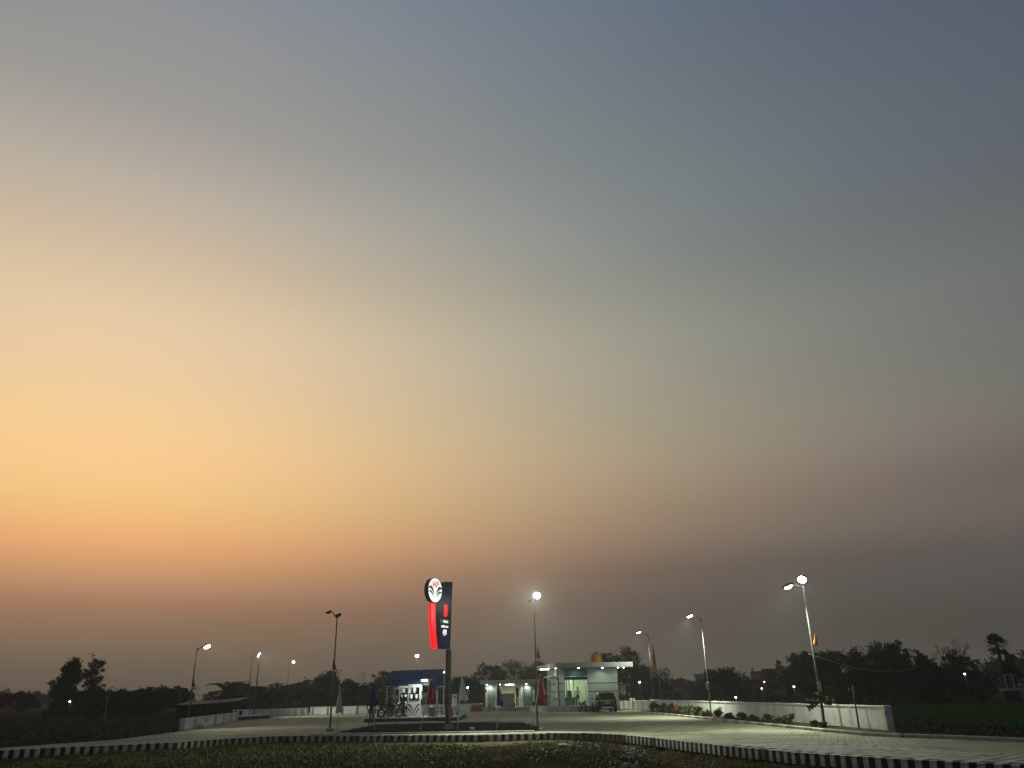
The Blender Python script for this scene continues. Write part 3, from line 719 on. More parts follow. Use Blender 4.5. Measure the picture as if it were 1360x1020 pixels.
# ------------------------------------------------------------------ fuel canopy and dispensers
YP = 62.0
def PX(px): return D(px, 930, YP).x
def PZ(py, px=550): return D(px, py, YP).z
PL0 = G(497, 954, .22); 
plx0, plx1 = PX(496), PX(614)
ply0 = 58.5
isl_m = mat('island_black', (.02, .02, .021), .6, var=.3)  # near-black, slightly mottled colour for the plinth
pi_ = thing('pump_island', 'long low black concrete island under the fuel dispensers', 'pump island', ((plx0 + plx1) / 2, 0, 0))
w_ = plx1 - plx0
MB().rbox((0, (ply0 + 67) / 2, .10), (w_, 67 - ply0, .24), .04).build('plinth', isl_m, pi_)
MB().rbox((0, (ply0 + 67) / 2, .235), (w_ - .1, 67 - ply0 - .1, .04), .01).build('top_slab', concrete, pi_)
can = thing('fuel_canopy', 'blue corrugated metal canopy over the fuel dispensers', 'canopy', (0, YP, 0))
xl, xr = PX(513.5), PX(590); xl2, xr2 = PX(520.5), PX(589)
z0, z1, z2 = PZ(911), PZ(902), PZ(890.5)
Yf = -1.2
k_ = (YP + Yf) / YP
MB().box(((xl + xr) / 2, Yf, (z0 + z1) / 2), (xr - xl, .06, z1 - z0)).build('fascia', navy2, can)
MB().box((xl, Yf + 2.1, (z0 + z1) / 2), (.06, 4.1, z1 - z0)).build('fascia', navy2, can)
MB().box((xr, Yf + 2.1, (z0 + z1) / 2), (.06, 4.1, z1 - z0)).build('fascia', navy2, can)
# corrugated slope: one strip per rib
n_r = 22
for i in range(n_r):
    a0 = i / n_r; a1 = (i + .86) / n_r
    xa, xb = xl + (xr - xl) * a0, xl + (xr - xl) * a1
    ua, ub = xl2 + (xr2 - xl2) * a0, xl2 + (xr2 - xl2) * a1
    MB().add([(xa, Yf - .06, z1), (xb, Yf - .06, z1), (ub, Yf + .75, z2 + (a1 * .06)), (ua, Yf + .75, z2 + (a0 * .06)),
              (xa, Yf + .03, z1 - .01), (xb, Yf + .03, z1 - .01), (ub, Yf + .81, z2 - .05), (ua, Yf + .81, z2 - .05)],
             [(0, 1, 2, 3), (7, 6, 5, 4), (0, 4, 5, 1), (1, 5, 6, 2), (2, 6, 7, 3), (3, 7, 4, 0)]).build('roof_rib', navy2, can)
MB().add([(xl, Yf, z1 - .02), (xr, Yf, z1 - .02), (xr2, Yf + .79, z2 - .03), (xl2, Yf + .79, z2 - .03), (xr2, Yf + 3.4, z2 - .03), (xl2, Yf + 3.4, z2 - .03), (xl, Yf + 4.2, z1 - .02), (xr, Yf + 4.2, z1 - .02)],
         [(0, 1, 2, 3), (3, 2, 4, 5), (5, 4, 7, 6), (0, 3, 5, 6), (1, 7, 4, 2)]).build('roof_sheet', navy, can)
MB().box(((xl + xr) / 2, Yf + 2.1, z1 - .10), (xr - xl - .1, 4.0, .05)).build('ceiling', mat('canopy_ceiling', (.35, .36, .36), .7), can)
for x, y in ((xl + .14, Yf + .12), (xr - .42, Yf + .12), (xl + .14, Yf + 4.0), (xr - .3, Yf + 4.0)):
    MB().rbox((x, y, (z1 - .1 + .2) / 2), (.11, .11, z1 - .3), .01).build('post', mat('post_grey', (.16, .16, .16), .5), can)
for i, (px, dy_) in enumerate(((561, 1.4), (566, .5), (555, 2.6), (548, 3.4))):
    MB().rbox((PX(px), Yf + dy_, z1 - .17), (.75, .12, .07), .01).build('tube_light', lampsoft, can)
fl_ = MB().rbox((PX(567.5), Yf - .95, z1 - .13), (.42, .30, .10), .02).build('edge_light', lampsoft, can)
MB().path([(PX(567.5), Yf, z1 - .08), (PX(567.5), Yf - .85, z1 - .06)], .02, 6).build('light_arm', steel, can)
spot(can, (PX(567.5), Yf - 1.05, z1 - .30), 90, (-.55, .45, -1), 160, .6, radius=.15)
for px, dy_, e in ((568, .3, 60), (553, 1.6, 40), (540, 2.8, 30)):
    point(can, (PX(px), Yf + dy_, z1 - .35), e, radius=.2)

scr_w = mat('dispenser_white', (.70, .71, .70), .4, var=.05)
lit_seg = mat('display_digits', (.8, .8, .8), .4, emit=(.9, 1, .98), estr=1.2)
def dispenser(label, loc, s=1.0):
    t = thing('fuel_dispenser', label, 'fuel dispenser', loc, R(-6), 'white fuel dispensers')
    W, Dp, Hh = .95, .55, 2.18
    MB().rbox((0, 0, .56), (W, Dp, 1.02), .02).build('cabinet', scr_w, t)
    for sx in (-1, 1):
        MB().rbox((sx * (W / 2 - .045), 0, 1.60), (.09, Dp, 1.06), .015).build('side_column', scr_w, t)
    MB().rbox((0, 0, Hh - .08), (W, Dp + .06, .20), .02).build('header', scr_w, t)
    dsp = MB().rbox((0, 0, 1.36), (W - .19, Dp - .04, .50), .01).build('display', mat('display_black', (.012, .012, .014), .2), t)
    for sx in (-.19, .19):
        for r_, z in ((.10, 1.47), (.08, 1.37), (.06, 1.28)):
            MB().box((sx, -Dp / 2 + .012, z), (r_ * 2, .012, .05)).build('digit_row', lit_seg, dsp)
    MB().rbox((0, -Dp / 2 - .005, 1.085), (W - .19, .03, .07), .005).build('trim', steel, t)
    for s_, k in ((-1, 0), (1, 0), (-1, 1), (1, 1)):          # navy leaf sweeps on the lower panel
        P = []; Q = []; ra, rb = (.44, .82) if k == 0 else (.30, .52)
        for i in range(13):
            th = PI / 2 * i / 12; w = (.035 + .075 * math.sin(th * 2)) * (1 if k == 0 else .8)
            P.append((s_ * (.455 - ra * math.sin(th)), .07 + rb * math.cos(th))); Q.append((s_ * (.455 - (ra - w * .25) * math.sin(th)), .07 + (rb - w * 1.5) * math.cos(th)))
        pts = P + Q[::-1]
        MB().prism(pts, -Dp / 2 - .008, -Dp / 2 + .002).build('printed_leaf', navy, t)
    MB().lathe([(.045, 0), (.045, .006)], 14, (-.22, -Dp / 2 - .007, .30), 'Y').build('round_badge', mat('badge_grey', (.2, .2, .22), .4), t)
    for sx in (-1, 1):
        hs = MB().path([(sx * (W / 2 + .02), -.05, 1.75), (sx * (W / 2 + .16), -.08, 1.2), (sx * (W / 2 + .12), -.08, .55), (sx * (W / 2 + .03), -.05, .95)], .022, 7).build('hose', rubber, t)
        MB().rbox((sx * (W / 2 + .05), -.06, 1.05), (.07, .16, .30), .02).build('nozzle', rubber, hs)
    return t
zi = .255
pxc = PX(553.5)
dispenser('white fuel dispenser with navy leaf print at the turf island end of the row', (pxc, YP - 1.2, zi))
dispenser('white fuel dispenser, middle one of the row under the blue canopy', (pxc - .75, YP + 1.3, zi))
dispenser('white fuel dispenser at the back wall end of the row under the canopy', (pxc - 1.35, YP + 3.6, zi))

# ------------------------------------------------------------------ small props on the island
def extinguisher(px, py, Y, label):
    p = D(px, py, Y)
    t = thing('fire_extinguisher', label, 'extinguisher', (p.x, Y, .255))
    MB().lathe([(.0, 0), (.09, .005), (.09, .48), (.06, .56), (.025, .60), (.025, .66), (0, .66)], 14).build('cylinder', redpaint, t)
    MB().path([(0, 0, .66), (0, -.02, .72), (.12, -.02, .74)], .014, 6).build('handle', black, t)
    MB().path([(0, -.03, .66), (-.10, -.05, .58), (-.11, -.05, .2)], .014, 6).build('hose', black, t)
    return t
extinguisher(600, 950, 60.5, 'red fire extinguisher standing beside the totem post')
t = thing('fire_bucket_stand', 'steel stand with red fire buckets at the canopy corner', 'bucket stand', (PX(503.5), 59.3, .255))
MB().path([(-.36, 0, 0), (-.36, 0, .82), (.36, 0, .82), (.36, 0, 0)], .022, 6).build('frame', dsteel, t)
for x in (-.18, .18):
    bkt = MB().lathe([(0, .30), (.10, .30), (.145, .60), (.15, .60), (.15, .58)], 14, (x, -.03, 0)).build('bucket', redpaint, t)
    MB().path([(x - .14, -.03, .60), (x, -.03, .80), (x + .14, -.03, .60)], .008, 5).build('bail', dsteel, bkt)
p = G(602, 951)
t = thing('electrical_cabinet', 'grey electrical cabinet on a post beside the totem', 'cabinet', (PX(602.3), 63.0, .22))
cz_ = PZ(930.5, 602)
MB().rbox((0, 0, cz_ - .22), (.40, .22, .92), .02).build('box', mat('cabinet_grey', (.28, .31, .30), .5, var=.1), t)
MB().rbox((-.10, 0, (cz_ - .68) / 2 + .02), (.06, .08, max(.1, cz_ - .68)), .01).build('leg', steel, t)
MB().rbox((.10, 0, (cz_ - .68) / 2 + .02), (.06, .08, max(.1, cz_ - .68)), .01).build('leg', steel, t)
MB().rbox((.02, -.115, cz_ + .06), (.16, .02, .12), .005).build('label_plate', dsteel, t)
t = thing('waste_bin', 'small dull brown waste bin beside the fuel dispenser', 'bin', (PX(577.5), 60.2, .255))
MB().lathe([(0, 0), (.17, 0), (.20, .60), (.205, .62), (.19, .62), (.17, .1)], 14).build('body', mat('bin_brown', (.14, .10, .08), .7, var=.3), t)
MB().lathe([(.215, .60), (.215, .66), (.12, .74), (0, .75)], 14).build('lid', mat('bin_lid', (.25, .24, .23), .6), t)
t = thing('guard_rail', 'low dark steel guard rail at the end of the pump island', 'guard rail', (PX(583), 59.2, .255))
for x in (-.45, .0, .45): MB().path([(x, 0, 0), (x, 0, .62)], .03, 8).build('upright', dsteel, t)
for z in (.34, .60): MB().path([(-.45, 0, z), (.45, 0, z)], .026, 8).build('rail', dsteel, t)
p = G(607.8, 958)
t = thing('round_marker_sign', 'small round white marker board on a thin post by the island', 'marker', (p.x, p.y, 0))
zc = D(608.5, 947, p.y).z
MB().path([(0, 0, 0), (0, 0, zc)], .022, 7).build('post', white, t)
MB().lathe([(.001, -.012), (.16, -.012), (.16, .012), (.001, .012)], 20, (0, -.03, zc), 'Y').build('disc', mat('marker_white', (.45, .46, .42), .6, var=.25), t)
MB().lathe([(.001, -.004), (.10, -.004), (.10, .004), (.001, .004)], 18, (0, -.046, zc), 'Y').build('disc_centre', mat('marker_grey', (.18, .19, .17), .6), t)

def rock(name, label, c, r, m, seed, group=None, sq=.75):
    bm = bmesh.new(); bmesh.ops.create_icosphere(bm, subdivisions=2, radius=1)
    r_ = random.Random(seed); o3 = Vector((r_.uniform(0, 50), r_.uniform(0, 50), 0))
    sc = Vector((r * r_.uniform(.85, 1.2), r * r_.uniform(.85, 1.2), r * sq * r_.uniform(.85, 1.15)))
    for v in bm.verts:
        k = 1 + .30 * noise.noise(v.co * 1.1 + o3) + .10 * noise.noise(v.co * 3 + o3)
        v.co = Vector((v.co.x * sc.x, v.co.y * sc.y, v.co.z * sc.z)) * k
    for f in bm.faces: f.smooth = True
    me = bpy.data.meshes.new(name); bm.to_mesh(me); bm.free(); me.materials.append(m)
    o = link(name, me, None, c, r_.uniform(0, 6))
    return tag(o, label, 'rock', group)
p = G(627, 969, .06)
rock('stone', 'small white painted stone on the edge of the turf island', (p.x, p.y, .10), .11, white, 5)

# ------------------------------------------------------------------ toilet block
YB = G(676, 944.2).y
def tx(px): return D(px, 925, YB).x
def tz(py): return D(676, py, YB).z
ox = tx(644.5)
tb = thing('toilet_block', 'small whitewashed toilet block with flat roof and lit porch', 'building', (ox, YB, 0), 0)
W = tx(710) - ox
zr0, zr1 = tz(908.5), tz(903); zf = tz(939)
plaster = mat('pale_plaster', (.62, .65, .57), .8, var=.10, vscale_=1.2)
plaster2 = mat('cream_plaster', (.62, .60, .44), .8, var=.08, vscale_=1.2)
d_ = 3.2
MB().rbox((W / 2, d_ / 2 - .35, zf / 2), (W + .5, d_ + .9, zf), .03).build('plinth', concrete, tb)
xa, xb = tx(664.5) - ox, tx(690.5) - ox          # recess
MB().box((xa / 2, d_ / 2, (zf + zr0) / 2), (xa, d_, zr0 - zf)).build('wall', plaster, tb)
MB().box(((xb + W) / 2, d_ / 2, (zf + zr0) / 2), (W - xb, d_, zr0 - zf)).build('wall', plaster, tb)
MB().box(((xa + xb) / 2, d_ - .1, (zf + zr0) / 2), (xb - xa, .2, zr0 - zf)).build('wall', plaster2, tb)
MB().rbox(((tx(638) + tx(722)) / 2 - ox, d_ / 2 - .3, (zr0 + zr1) / 2 + .003), (tx(722) - tx(638), d_ + 1.4, zr1 - zr0), .02).build('roof', mat('roof_slab', (.36, .38, .35), .8, var=.12, vscale_=1.5), tb)
doorm = mat('grey_door', (.22, .26, .25), .5)
for (a, b, y0) in ((648, 657.5, 911.5), (696.5, 706, 910)):
    xc = (tx(a) + tx(b)) / 2 - ox; w = tx(b) - tx(a); zt = tz(y0)
    fr = MB()
    fr.box((xc - w / 2 - .03, -.03, (zf + zt) / 2), (.06, .06, zt - zf)); fr.box((xc + w / 2 + .03, -.03, (zf + zt) / 2), (.06, .06, zt - zf)); fr.box((xc, -.03, zt + .03), (w + .12, .06, .06))
    fr.build('door_frame', dsteel if a > 690 else plaster, tb)
    dr = MB().rbox((xc, -.02, (zf + zt) / 2), (w, .035, zt - zf), .006).build('door', doorm, tb)
    MB().ball((xc + w * .36, -.055, zf + 1.0), .035).build('handle', chrome, dr)
    MB().box((xc, -.042, (zf + zt) / 2 + .35), (w * .7, .012, .9)).build('door_panel', mat('door_panel', (.25, .30, .285), .5), dr)
for px, py in ((645.8, 916.4), (707.6, 913.6)):
    xc = tx(px) - ox; z = tz(py)
    s_ = MB().rbox((xc, -.05, z), (.22, .04, .28), .01).build('notice_sign', black, tb)
    MB().ball((xc, -.075, z + .06), (.03, .01, .03), 8, 5).build('pictogram_head', white, s_)
    MB().prism([(xc - .05, z - .09), (xc + .05, z - .09), (xc + .03, z + .02), (xc - .03, z + .02)], -.078, -.07).build('pictogram_body', white, s_)
xs0, xs1 = tx(664.6) - ox, tx(683.4) - ox
MB().rbox(((xs0 + xs1) / 2, -.75, (tz(921) + .0) / 2), (xs1 - xs0, .12, tz(921)), .01).build('screen_wall', mat('grey_screen', (.27, .27, .25), .8, var=.08), tb)
MB().box((tx(687) - ox, d_ - .22, (zf + tz(913)) / 2), (.32, .04, tz(913) - zf)).build('inner_door', black, tb)
MB().box((tx(687.4) - ox, .4, zf + .5), (.16, .10, .9)).build('yellow_pipe_box', mat('ochre', (.42, .24, .03), .6), tb)
for px, py in ((646.8, 907.3), (664, 907), (699.3, 906.8)):
    MB().lathe([(0, 0), (.07, 0), (.09, .05), (0, .05)], 12, (tx(px) - ox, -.35, zr0 - .055)).build('downlight', lampsoft, tb)
MB().rbox(((tx(672) + tx(682)) / 2 - ox, .25, zr0 - .06), (.95, .16, .07), .02).build('tube_light', lampsoft, tb)
spot(tb, (tx(677) - ox, .3, zr0 - .18), 120, (0, .1, -1), 170, .6, radius=.2)
spot(tb, (tx(651) - ox, -.38, zr0 - .12), 55, (0, .15, -1), 150, .6)
spot(tb, (tx(700) - ox, -.38, zr0 - .12), 55, (0, .15, -1), 150, .6)

# bricks heaped beside the toilet block: single bricks laid in a rough stack
p0 = G(634, 945.2)
st = thing('brick_stack', 'rough stack of red bricks beside the toilet block', 'brick stack', (p0.x, p0.y + .4, 0))
bme = MB().rbox((0, 0, 0), (.235, .115, .078), .006).mesh('brick', brickm)
for lv in range(9):
    nb = 6 - (1 if lv > 6 else 0)
    for i in range(nb):
        link('brick', bme, st, ((i - nb / 2 + .5) * .25 + (.06 if lv % 2 else 0) + rng.uniform(-.01, .01), rng.uniform(-.02, .02), .04 + lv * .081), rng.uniform(-.08, .08))
        if lv < 5: link('brick', bme, st, ((i - nb / 2 + .5) * .25 + rng.uniform(-.01, .01), -.14 + rng.uniform(-.01, .01), .04 + lv * .081), rng.uniform(-.08, .08))

# ------------------------------------------------------------------ office
YO = 81.0
YAWO = R(8)
oc = D(743, 930, YO)
off = thing('office_building', 'grey clad petrol station office with flat canopy roof and open lit doorway', 'building', (oc.x, YO, 0), YAWO)
sc_ = 1021 / (YO * .927)                       # pixels per metre across
def oxp(px): return (px - 743) / sc_ / math.cos(YAWO)
def oz(py, px=775): return D(px, py, YO).z
zfl = .52
zrb, zrt = oz(887), oz(880.5)
W = oxp(823); dep = 6.4
pl = [(oxp(790), -2.1), (oxp(727), -2.1), (oxp(721), -1.9), (oxp(717.5), -1.3), (oxp(716.5), -.4), (oxp(716.5), dep), (oxp(823.5), dep), (oxp(823.5), -.05), (oxp(790), -.05)]
MB().prism(pl[::-1], -.05, zfl, plane='XY').build('plinth', mat('plinth_concrete', (.36, .36, .30), .85, var=.15, vscale_=2), off)
MB().prism([(q[0] * 1, q[1]) for q in pl[::-1]], zfl + .003, zfl + .02, plane='XY').build('floor_slab', concrete, off)
def clad(x0, x1, yy, zlo, zhi, nm='cladding_panel', th=.06, along_y=False):
    cuts = [z for z in (zlo, oz(918.5), oz(907.5), zhi) if zlo <= z <= zhi]
    cuts = sorted(set(cuts))
    for a, b in zip(cuts[:-1], cuts[1:]):
        if along_y: MB().rbox((yy, (x0 + x1) / 2, (a + b) / 2), (th, abs(x1 - x0), b - a - .07), .008).build(nm, acp, off)
        else: MB().rbox(((x0 + x1) / 2, yy, (a + b) / 2), (x1 - x0, th, b - a - .07), .008).build(nm, acp, off)
xd0, xd1 = oxp(750.5), oxp(782)
# backing walls and the cladding on them
MB().box(((oxp(743.3) + xd0) / 2, .12, (zfl + zrb) / 2), (xd0 - oxp(743.3) - .02, .18, zrb - zfl)).build('wall', groove, off)
MB().box(((xd1 + W) / 2, .12, (zfl * 0 + zrb) / 2), (W - xd1 - .02, .18, zrb)).build('wall', groove, off)
MB().box((.10, dep / 2, (zfl + zrb) / 2), (.14, dep - .4, zrb - zfl)).build('wall', groove, off)
MB().box((W - .10, dep / 2 + .15, zrb / 2), (.16, dep - .1, zrb)).build('wall', acp, off)
clad(oxp(743.3), xd0, 0.0, zfl + .02, zrb - .01)
clad(xd1, W, 0.0, .02, zrb - .01)
clad(.9, dep, .0, zfl + .02, zrb - .01, along_y=True)
MB().rbox((oxp(741.3), .35, (zfl + oz(903)) / 2 + .02), (.16, .16, oz(903) - zfl), .01).build('corner_column', white, off)
MB().box(((xd0 + xd1) / 2, .05, (oz(888.2) + oz(898)) / 2), (xd1 - xd0, .16, oz(888.2) - oz(898))).build('fascia_sign', teal, off)
MB().box(((xd0 + xd1) / 2, .08, (oz(898) + oz(902.5)) / 2 - .02), (xd1 - xd0, .14, oz(898) - oz(902.5) - .02)).build('shutter_box', black, off)
roofm = mat('canopy_slab', (.40, .43, .40), .7, var=.08, vscale_=1)
rp = [(oxp(735), -1.7), (oxp(839), -1.7), (oxp(839), dep + .4), (oxp(735) - .4, dep + .4)]
MB().prism(rp, zrb + .003, zrt, plane='XY').build('roof', roofm, off)
MB().prism([(oxp(735) + .05, -1.62), (oxp(838.5), -1.62), (oxp(838.5), -1.5), (oxp(735) + .05, -1.5)], zrb - .03, zrb, plane='XY').build('drip_edge', roofm, off)
# room inside
inm = mat('room_paint', (.62, .72, .55), .8)
zc_ = oz(901)
MB().box(((xd0 + xd1) / 2 + .3, 4.6, (zfl + zc_) / 2), (xd1 - xd0 + 2.4, .1, zc_ - zfl)).build('room_wall', inm, off)
MB().box((xd0 - .35, 2.4, (zfl + zc_) / 2), (.1, 4.3, zc_ - zfl)).build('room_wall', inm, off)
MB().box((xd1 + .9, 2.4, (zfl + zc_) / 2), (.1, 4.3, zc_ - zfl)).build('room_wall', inm, off)
MB().box(((xd0 + xd1) / 2, 2.5, zc_ + .25), (xd1 - xd0 + 2.4, 4.5, .1)).build('room_ceiling', inm, off)
MB().rbox(((xd0 + xd1) / 2 + .25, 3.9, (zfl + zc_) / 2 + .1), (.16, .2, zc_ - zfl), .01).build('room_pilaster', white, off)
# glass door leaves, the left one shut
gl = mat('clear_glass', (.9, 1, .95), .02, trans=1.0)
for i, x in enumerate((xd0 + .02, )):
    fr = MB(); wd = .95
    fr.box((x + .03, .16, (zfl + zc_) / 2), (.05, .05, zc_ - zfl)); fr.box((x + wd, .16, (zfl + zc_) / 2), (.05, .05, zc_ - zfl)); fr.box((x + wd / 2, .16, zfl + .07), (wd, .05, .10)); fr.box((x + wd / 2, .16, zfl + 1.0), (wd, .04, .05))
    fr.build('door_frame', dsteel, off)
for x in (xd0 + .2, xd1 - .2):
    MB().rbox((x, .1, (zfl + zc_) / 2), (.07, .10, zc_ - zfl), .01).build('jamb', dsteel if x < xd0 + 1 else white, off)
MB().rbox(((xd0 + xd1) / 2 + .05, 2.6, zc_ + .17), (1.2, .14, .06), .01).build('tube_light', lampsoft, off)
point(off, ((xd0 + xd1) / 2 + .1, 2.0, zc_ + .02), 95, (.88, 1.0, .78), .15)
for i, (px, dy_) in enumerate(((736.5, -1.2), (767.2, -1.2), (799.3, -1.2), (820.5, -1.2), (829, -.9))):
    x = oxp(px)
    MB().lathe([(0, 0), (.07, 0), (.09, .06), (0, .06)], 12, (x, dy_, zrb - .075)).build('downlight', lampsoft, off)
    spot(off, (x, dy_, zrb - .12), (30, 45, 60, 18, 14)[i], (0, .35, -1), 140, .7)
MB().rbox((oxp(727.5), 1.2, zrb - .05), (.9, .10, .06), .01).build('tube_light', lampsoft, off)
spot(off, (oxp(732), 1.2, zrb - .12), 20, (.3, .1, -1), 160, .7)
# things inside
t = thing('office_desk', 'dark teal office desk inside the lit doorway', 'desk', off.matrix_basis @ Vector((xd0 + .9, 2.3, zfl + .02)), YAWO)
MB().rbox((0, 0, .74), (1.5, .7, .05), .01).build('desk_top', mat('desk_teal', (.05, .11, .10), .5), t)
MB().rbox((-.1, -.28, .36), (1.25, .04, .68), .005).build('front_panel', MATS['desk_teal'], t)
for sx in (-.7, .7): MB().rbox((sx, 0, .36), (.05, .6, .70), .005).build('side_panel', MATS['desk_teal'], t)
t2 = thing('office_chair', 'dark high backed chair behind the office desk', 'chair', off.matrix_basis @ Vector((xd0 + 1.15, 3.1, zfl + .02)), YAWO)
MB().rbox((0, 0, .48), (.5, .5, .10), .03).build('seat', black, t2)
MB().rbox((0, .22, .95), (.46, .09, .85), .03).build('backrest', black, t2)
MB().path([(0, 0, .05), (0, 0, .45)], .03, 8).build('column', dsteel, t2)
for k in range(5): MB().path([(0, 0, .08), (.28 * math.cos(k * 1.257), .28 * math.sin(k * 1.257), .03)], .02, 6).build('foot', dsteel, t2)
# tank and pipe frame on the roof
tp = off.matrix_basis @ Vector((oxp(792.3) + 1.0, 3.2, zrt))
t = thing('water_tank', 'yellow ribbed plastic water tank on the office roof', 'water tank', tp, YAWO)
prof = [(0, 0), (.52, 0)]
for k in range(5): prof += [(.52, .04 + k * .17), (.555, .08 + k * .17), (.555, .13 + k * .17), (.52, .17 + k * .17)]
prof += [(.50, .92), (.30, 1.04), (.16, 1.06), (.16, 1.12), (0, 1.12)]
MB().lathe(prof, 22).build('shell', mat('yellow_plastic', (.22, .105, .008), .55, var=.1), t)
MB().lathe([(0, 1.12), (.19, 1.12), (.19, 1.17), (0, 1.18)], 16).build('lid', black, t)
tp = off.matrix_basis @ Vector((oxp(779.5) + 1.0, 3.0, zrt))
t = thing('pipe_frame', 'thin grey pipe frame standing beside the yellow tank', 'pipe frame', tp, YAWO)
MB().path([(-.24, 0, 0), (-.24, 0, .92), (.24, 0, .92), (.24, 0, 0)], .025, 7).build('hoop', steel, t)
MB().path([(.0, 0, 0), (.0, 0, .92)], .018, 6).build('riser', steel, t)
# ------------------------------------------------------------------ people
skin_m = mat('skin', (.17, .085, .05), .6)
hair_m = mat('hair', (.010, .008, .007), .6)
def person(label, loc, rz, pose, shirt, trousers, h=1.68, group=None):
    J = dict(pelvis=(0, 0, .92), waist=(0, .0, 1.05), chest=(0, -.01, 1.28), neck=(0, 0, 1.44), head0=(0, -.01, 1.52), head1=(0, -.02, 1.66))
    for s, k in ((-1, 'l'), (1, 'r')):
        J.update({k + 'sh': (s * .18, 0, 1.38), k + 'el': (s * .25, .02, 1.10), k + 'wr': (s * .25, -.06, .86), k + 'hip': (s * .09, 0, .88), k + 'kn': (s * .10, -.01, .48), k + 'an': (s * .10, .02, .09), k + 'toe': (s * .12, -.15, .04)})
    J.update(pose)
    names = list(J); ix = {n: i for i, n in enumerate(names)}
    rad = dict(pelvis=(.15, .11), waist=(.145, .105), chest=(.165, .115), neck=(.058, .058), head0=(.078, .088), head1=(.075, .085))
    for k in 'lr': rad.update({k + 'sh': (.066, .066), k + 'el': (.046, .046), k + 'wr': (.034, .03), k + 'hip': (.095, .095), k + 'kn': (.062, .062), k + 'an': (.045, .045), k + 'toe': (.04, .03)})
    Ed = [('pelvis', 'waist'), ('waist', 'chest'), ('chest', 'neck'), ('neck', 'head0'), ('head0', 'head1')]
    for k in 'lr': Ed += [('chest', k + 'sh'), (k + 'sh', k + 'el'), (k + 'el', k + 'wr'), ('pelvis', k + 'hip'), (k + 'hip', k + 'kn'), (k + 'kn', k + 'an'), (k + 'an', k + 'toe')]
    V = [Vector(J[n]) for n in names]; RR = [rad[n] for n in names]; E2 = [(ix[a], ix[b]) for a, b in Ed]
    tags = list(names)
    for k in 'lr':                                   # palm and five fingers
        w = Vector(J[k + 'wr']); d = (w - Vector(J[k + 'el'])).normalized(); side = d.cross(Vector((0, 1, 0)))
        side = side.normalized() if side.length > .1 else Vector((1, 0, 0))
        V.append(w + d * .07); RR.append((.036, .02)); tags.append(k + 'wr'); ip_ = len(V) - 1; E2.append((ix[k + 'wr'], ip_))
        for q, ln in ((-1.5, .055), (-.5, .07), (.5, .075), (1.5, .065)):
            V.append(V[ip_] + d * .03 + side * q * .016); RR.append((.009, .009)); tags.append(k + 'wr'); a_ = len(V) - 1; E2.append((ip_, a_))
            V.append(V[a_] + d * ln + Vector((0, -.015, 0))); RR.append((.008, .008)); tags.append(k + 'wr'); E2.append((a_, len(V) - 1))
        V.append(w + d * .05 + side * .045 + Vector((0, -.02, 0))); RR.append((.010, .010)); tags.append(k + 'wr'); E2.append((ip_, len(V) - 1))
    me = bpy.data.meshes.new('person_skeleton'); me.from_pydata([tuple(v) for v in V], E2, [])
    tmp = bpy.data.objects.new('person_skeleton', me); COL.objects.link(tmp)
    md = tmp.modifiers.new('skin', 'SKIN'); md.use_smooth_shade = True
    for i, sv in enumerate(me.skin_vertices[0].data): sv.radius = RR[i]; sv.use_root = (i == 0)
    tmp.modifiers.new('sub', 'SUBSURF').levels = 1
    tmp.modifiers['sub'].render_levels = 1
    dg = bpy.context.evaluated_depsgraph_get(); dg.update()
    m2 = bpy.data.meshes.new_from_object(tmp.evaluated_get(dg))
    bpy.data.objects.remove(tmp)
    m2.materials.clear()
    for m in (skin_m, shirt, trousers, black): m2.materials.append(m)
    A = np.array([tuple(V[a]) for a, b in E2]); B = np.array([tuple(V[b]) for a, b in E2])
    def cls(p):
        ab = B - A; t_ = np.clip(((p - A) * ab).sum(1) / np.maximum((ab * ab).sum(1), 1e-9), 0, 1)
        i = int(np.argmin((((A + ab * t_[:, None]) - p) ** 2).sum(1))); a, b = E2[i]
        ta, tb2 = tags[a], tags[b]; tv = t_[i]
        if 'head' in tb2 or (ta == 'neck') or (tb2 == 'neck' and tv > .8): return 0
        if tb2.endswith('wr'): return 0 if (ta.endswith('wr') or tv > .75) else 1
        if tb2.endswith('toe') or (tb2.endswith('an') and tv > .9): return 3
        if tb2.endswith(('hip', 'kn', 'an')): return 2
        if tb2 == 'waist' and tv < .35: return 2
        return 1
    for f in m2.polygons:
        f.use_smooth = True; f.material_index = cls(np.array(f.center))
    s = h / 1.74
    m2.name = 'person'
    o = link('person', m2, None, loc, rz); o.scale = (s, s, s)
    tag(o, label, 'person', group)
    hd0, hd1 = Vector(J['head0']), Vector(J['head1'])
    c = hd0.lerp(hd1, .62)
    MB().ball((c.x, c.y + .02, c.z + .035), (.088, .10, .085), 12, 8).build('hair', hair_m, o)
    fc = MB()
    fy = c.y - .088
    fc.ball((c.x, fy - .004, c.z - .035), (.013, .02, .024), 6, 5)
    fc.build('nose', skin_m, o)
    for sx in (-1, 1): MB().ball((c.x + sx * .032, fy + .004, c.z - .005), (.014, .008, .009), 6, 5).build('eye', hair_m, o)
    for sx in (-1, 1): MB().ball((c.x + sx * .084, c.y + .01, c.z - .02), (.012, .022, .032), 6, 5).build('ear', skin_m, o)
    MB().ball((c.x, fy + .006, c.z - .075), (.028, .008, .007), 6, 5).build('mouth', redpaint, o)
    return o
drk = mat('dark_shirt', (.03, .03, .035), .9, var=.3); blk = mat('charcoal_trousers', (.02, .02, .024), .9, var=.2)
gryc = mat('pale_shirt', (.40, .42, .40), .9, var=.1); brn = mat('brown_shirt', (.07, .04, .03), .9, var=.2)
denim = mat('faded_denim', (.05, .06, .09), .9, var=.2)
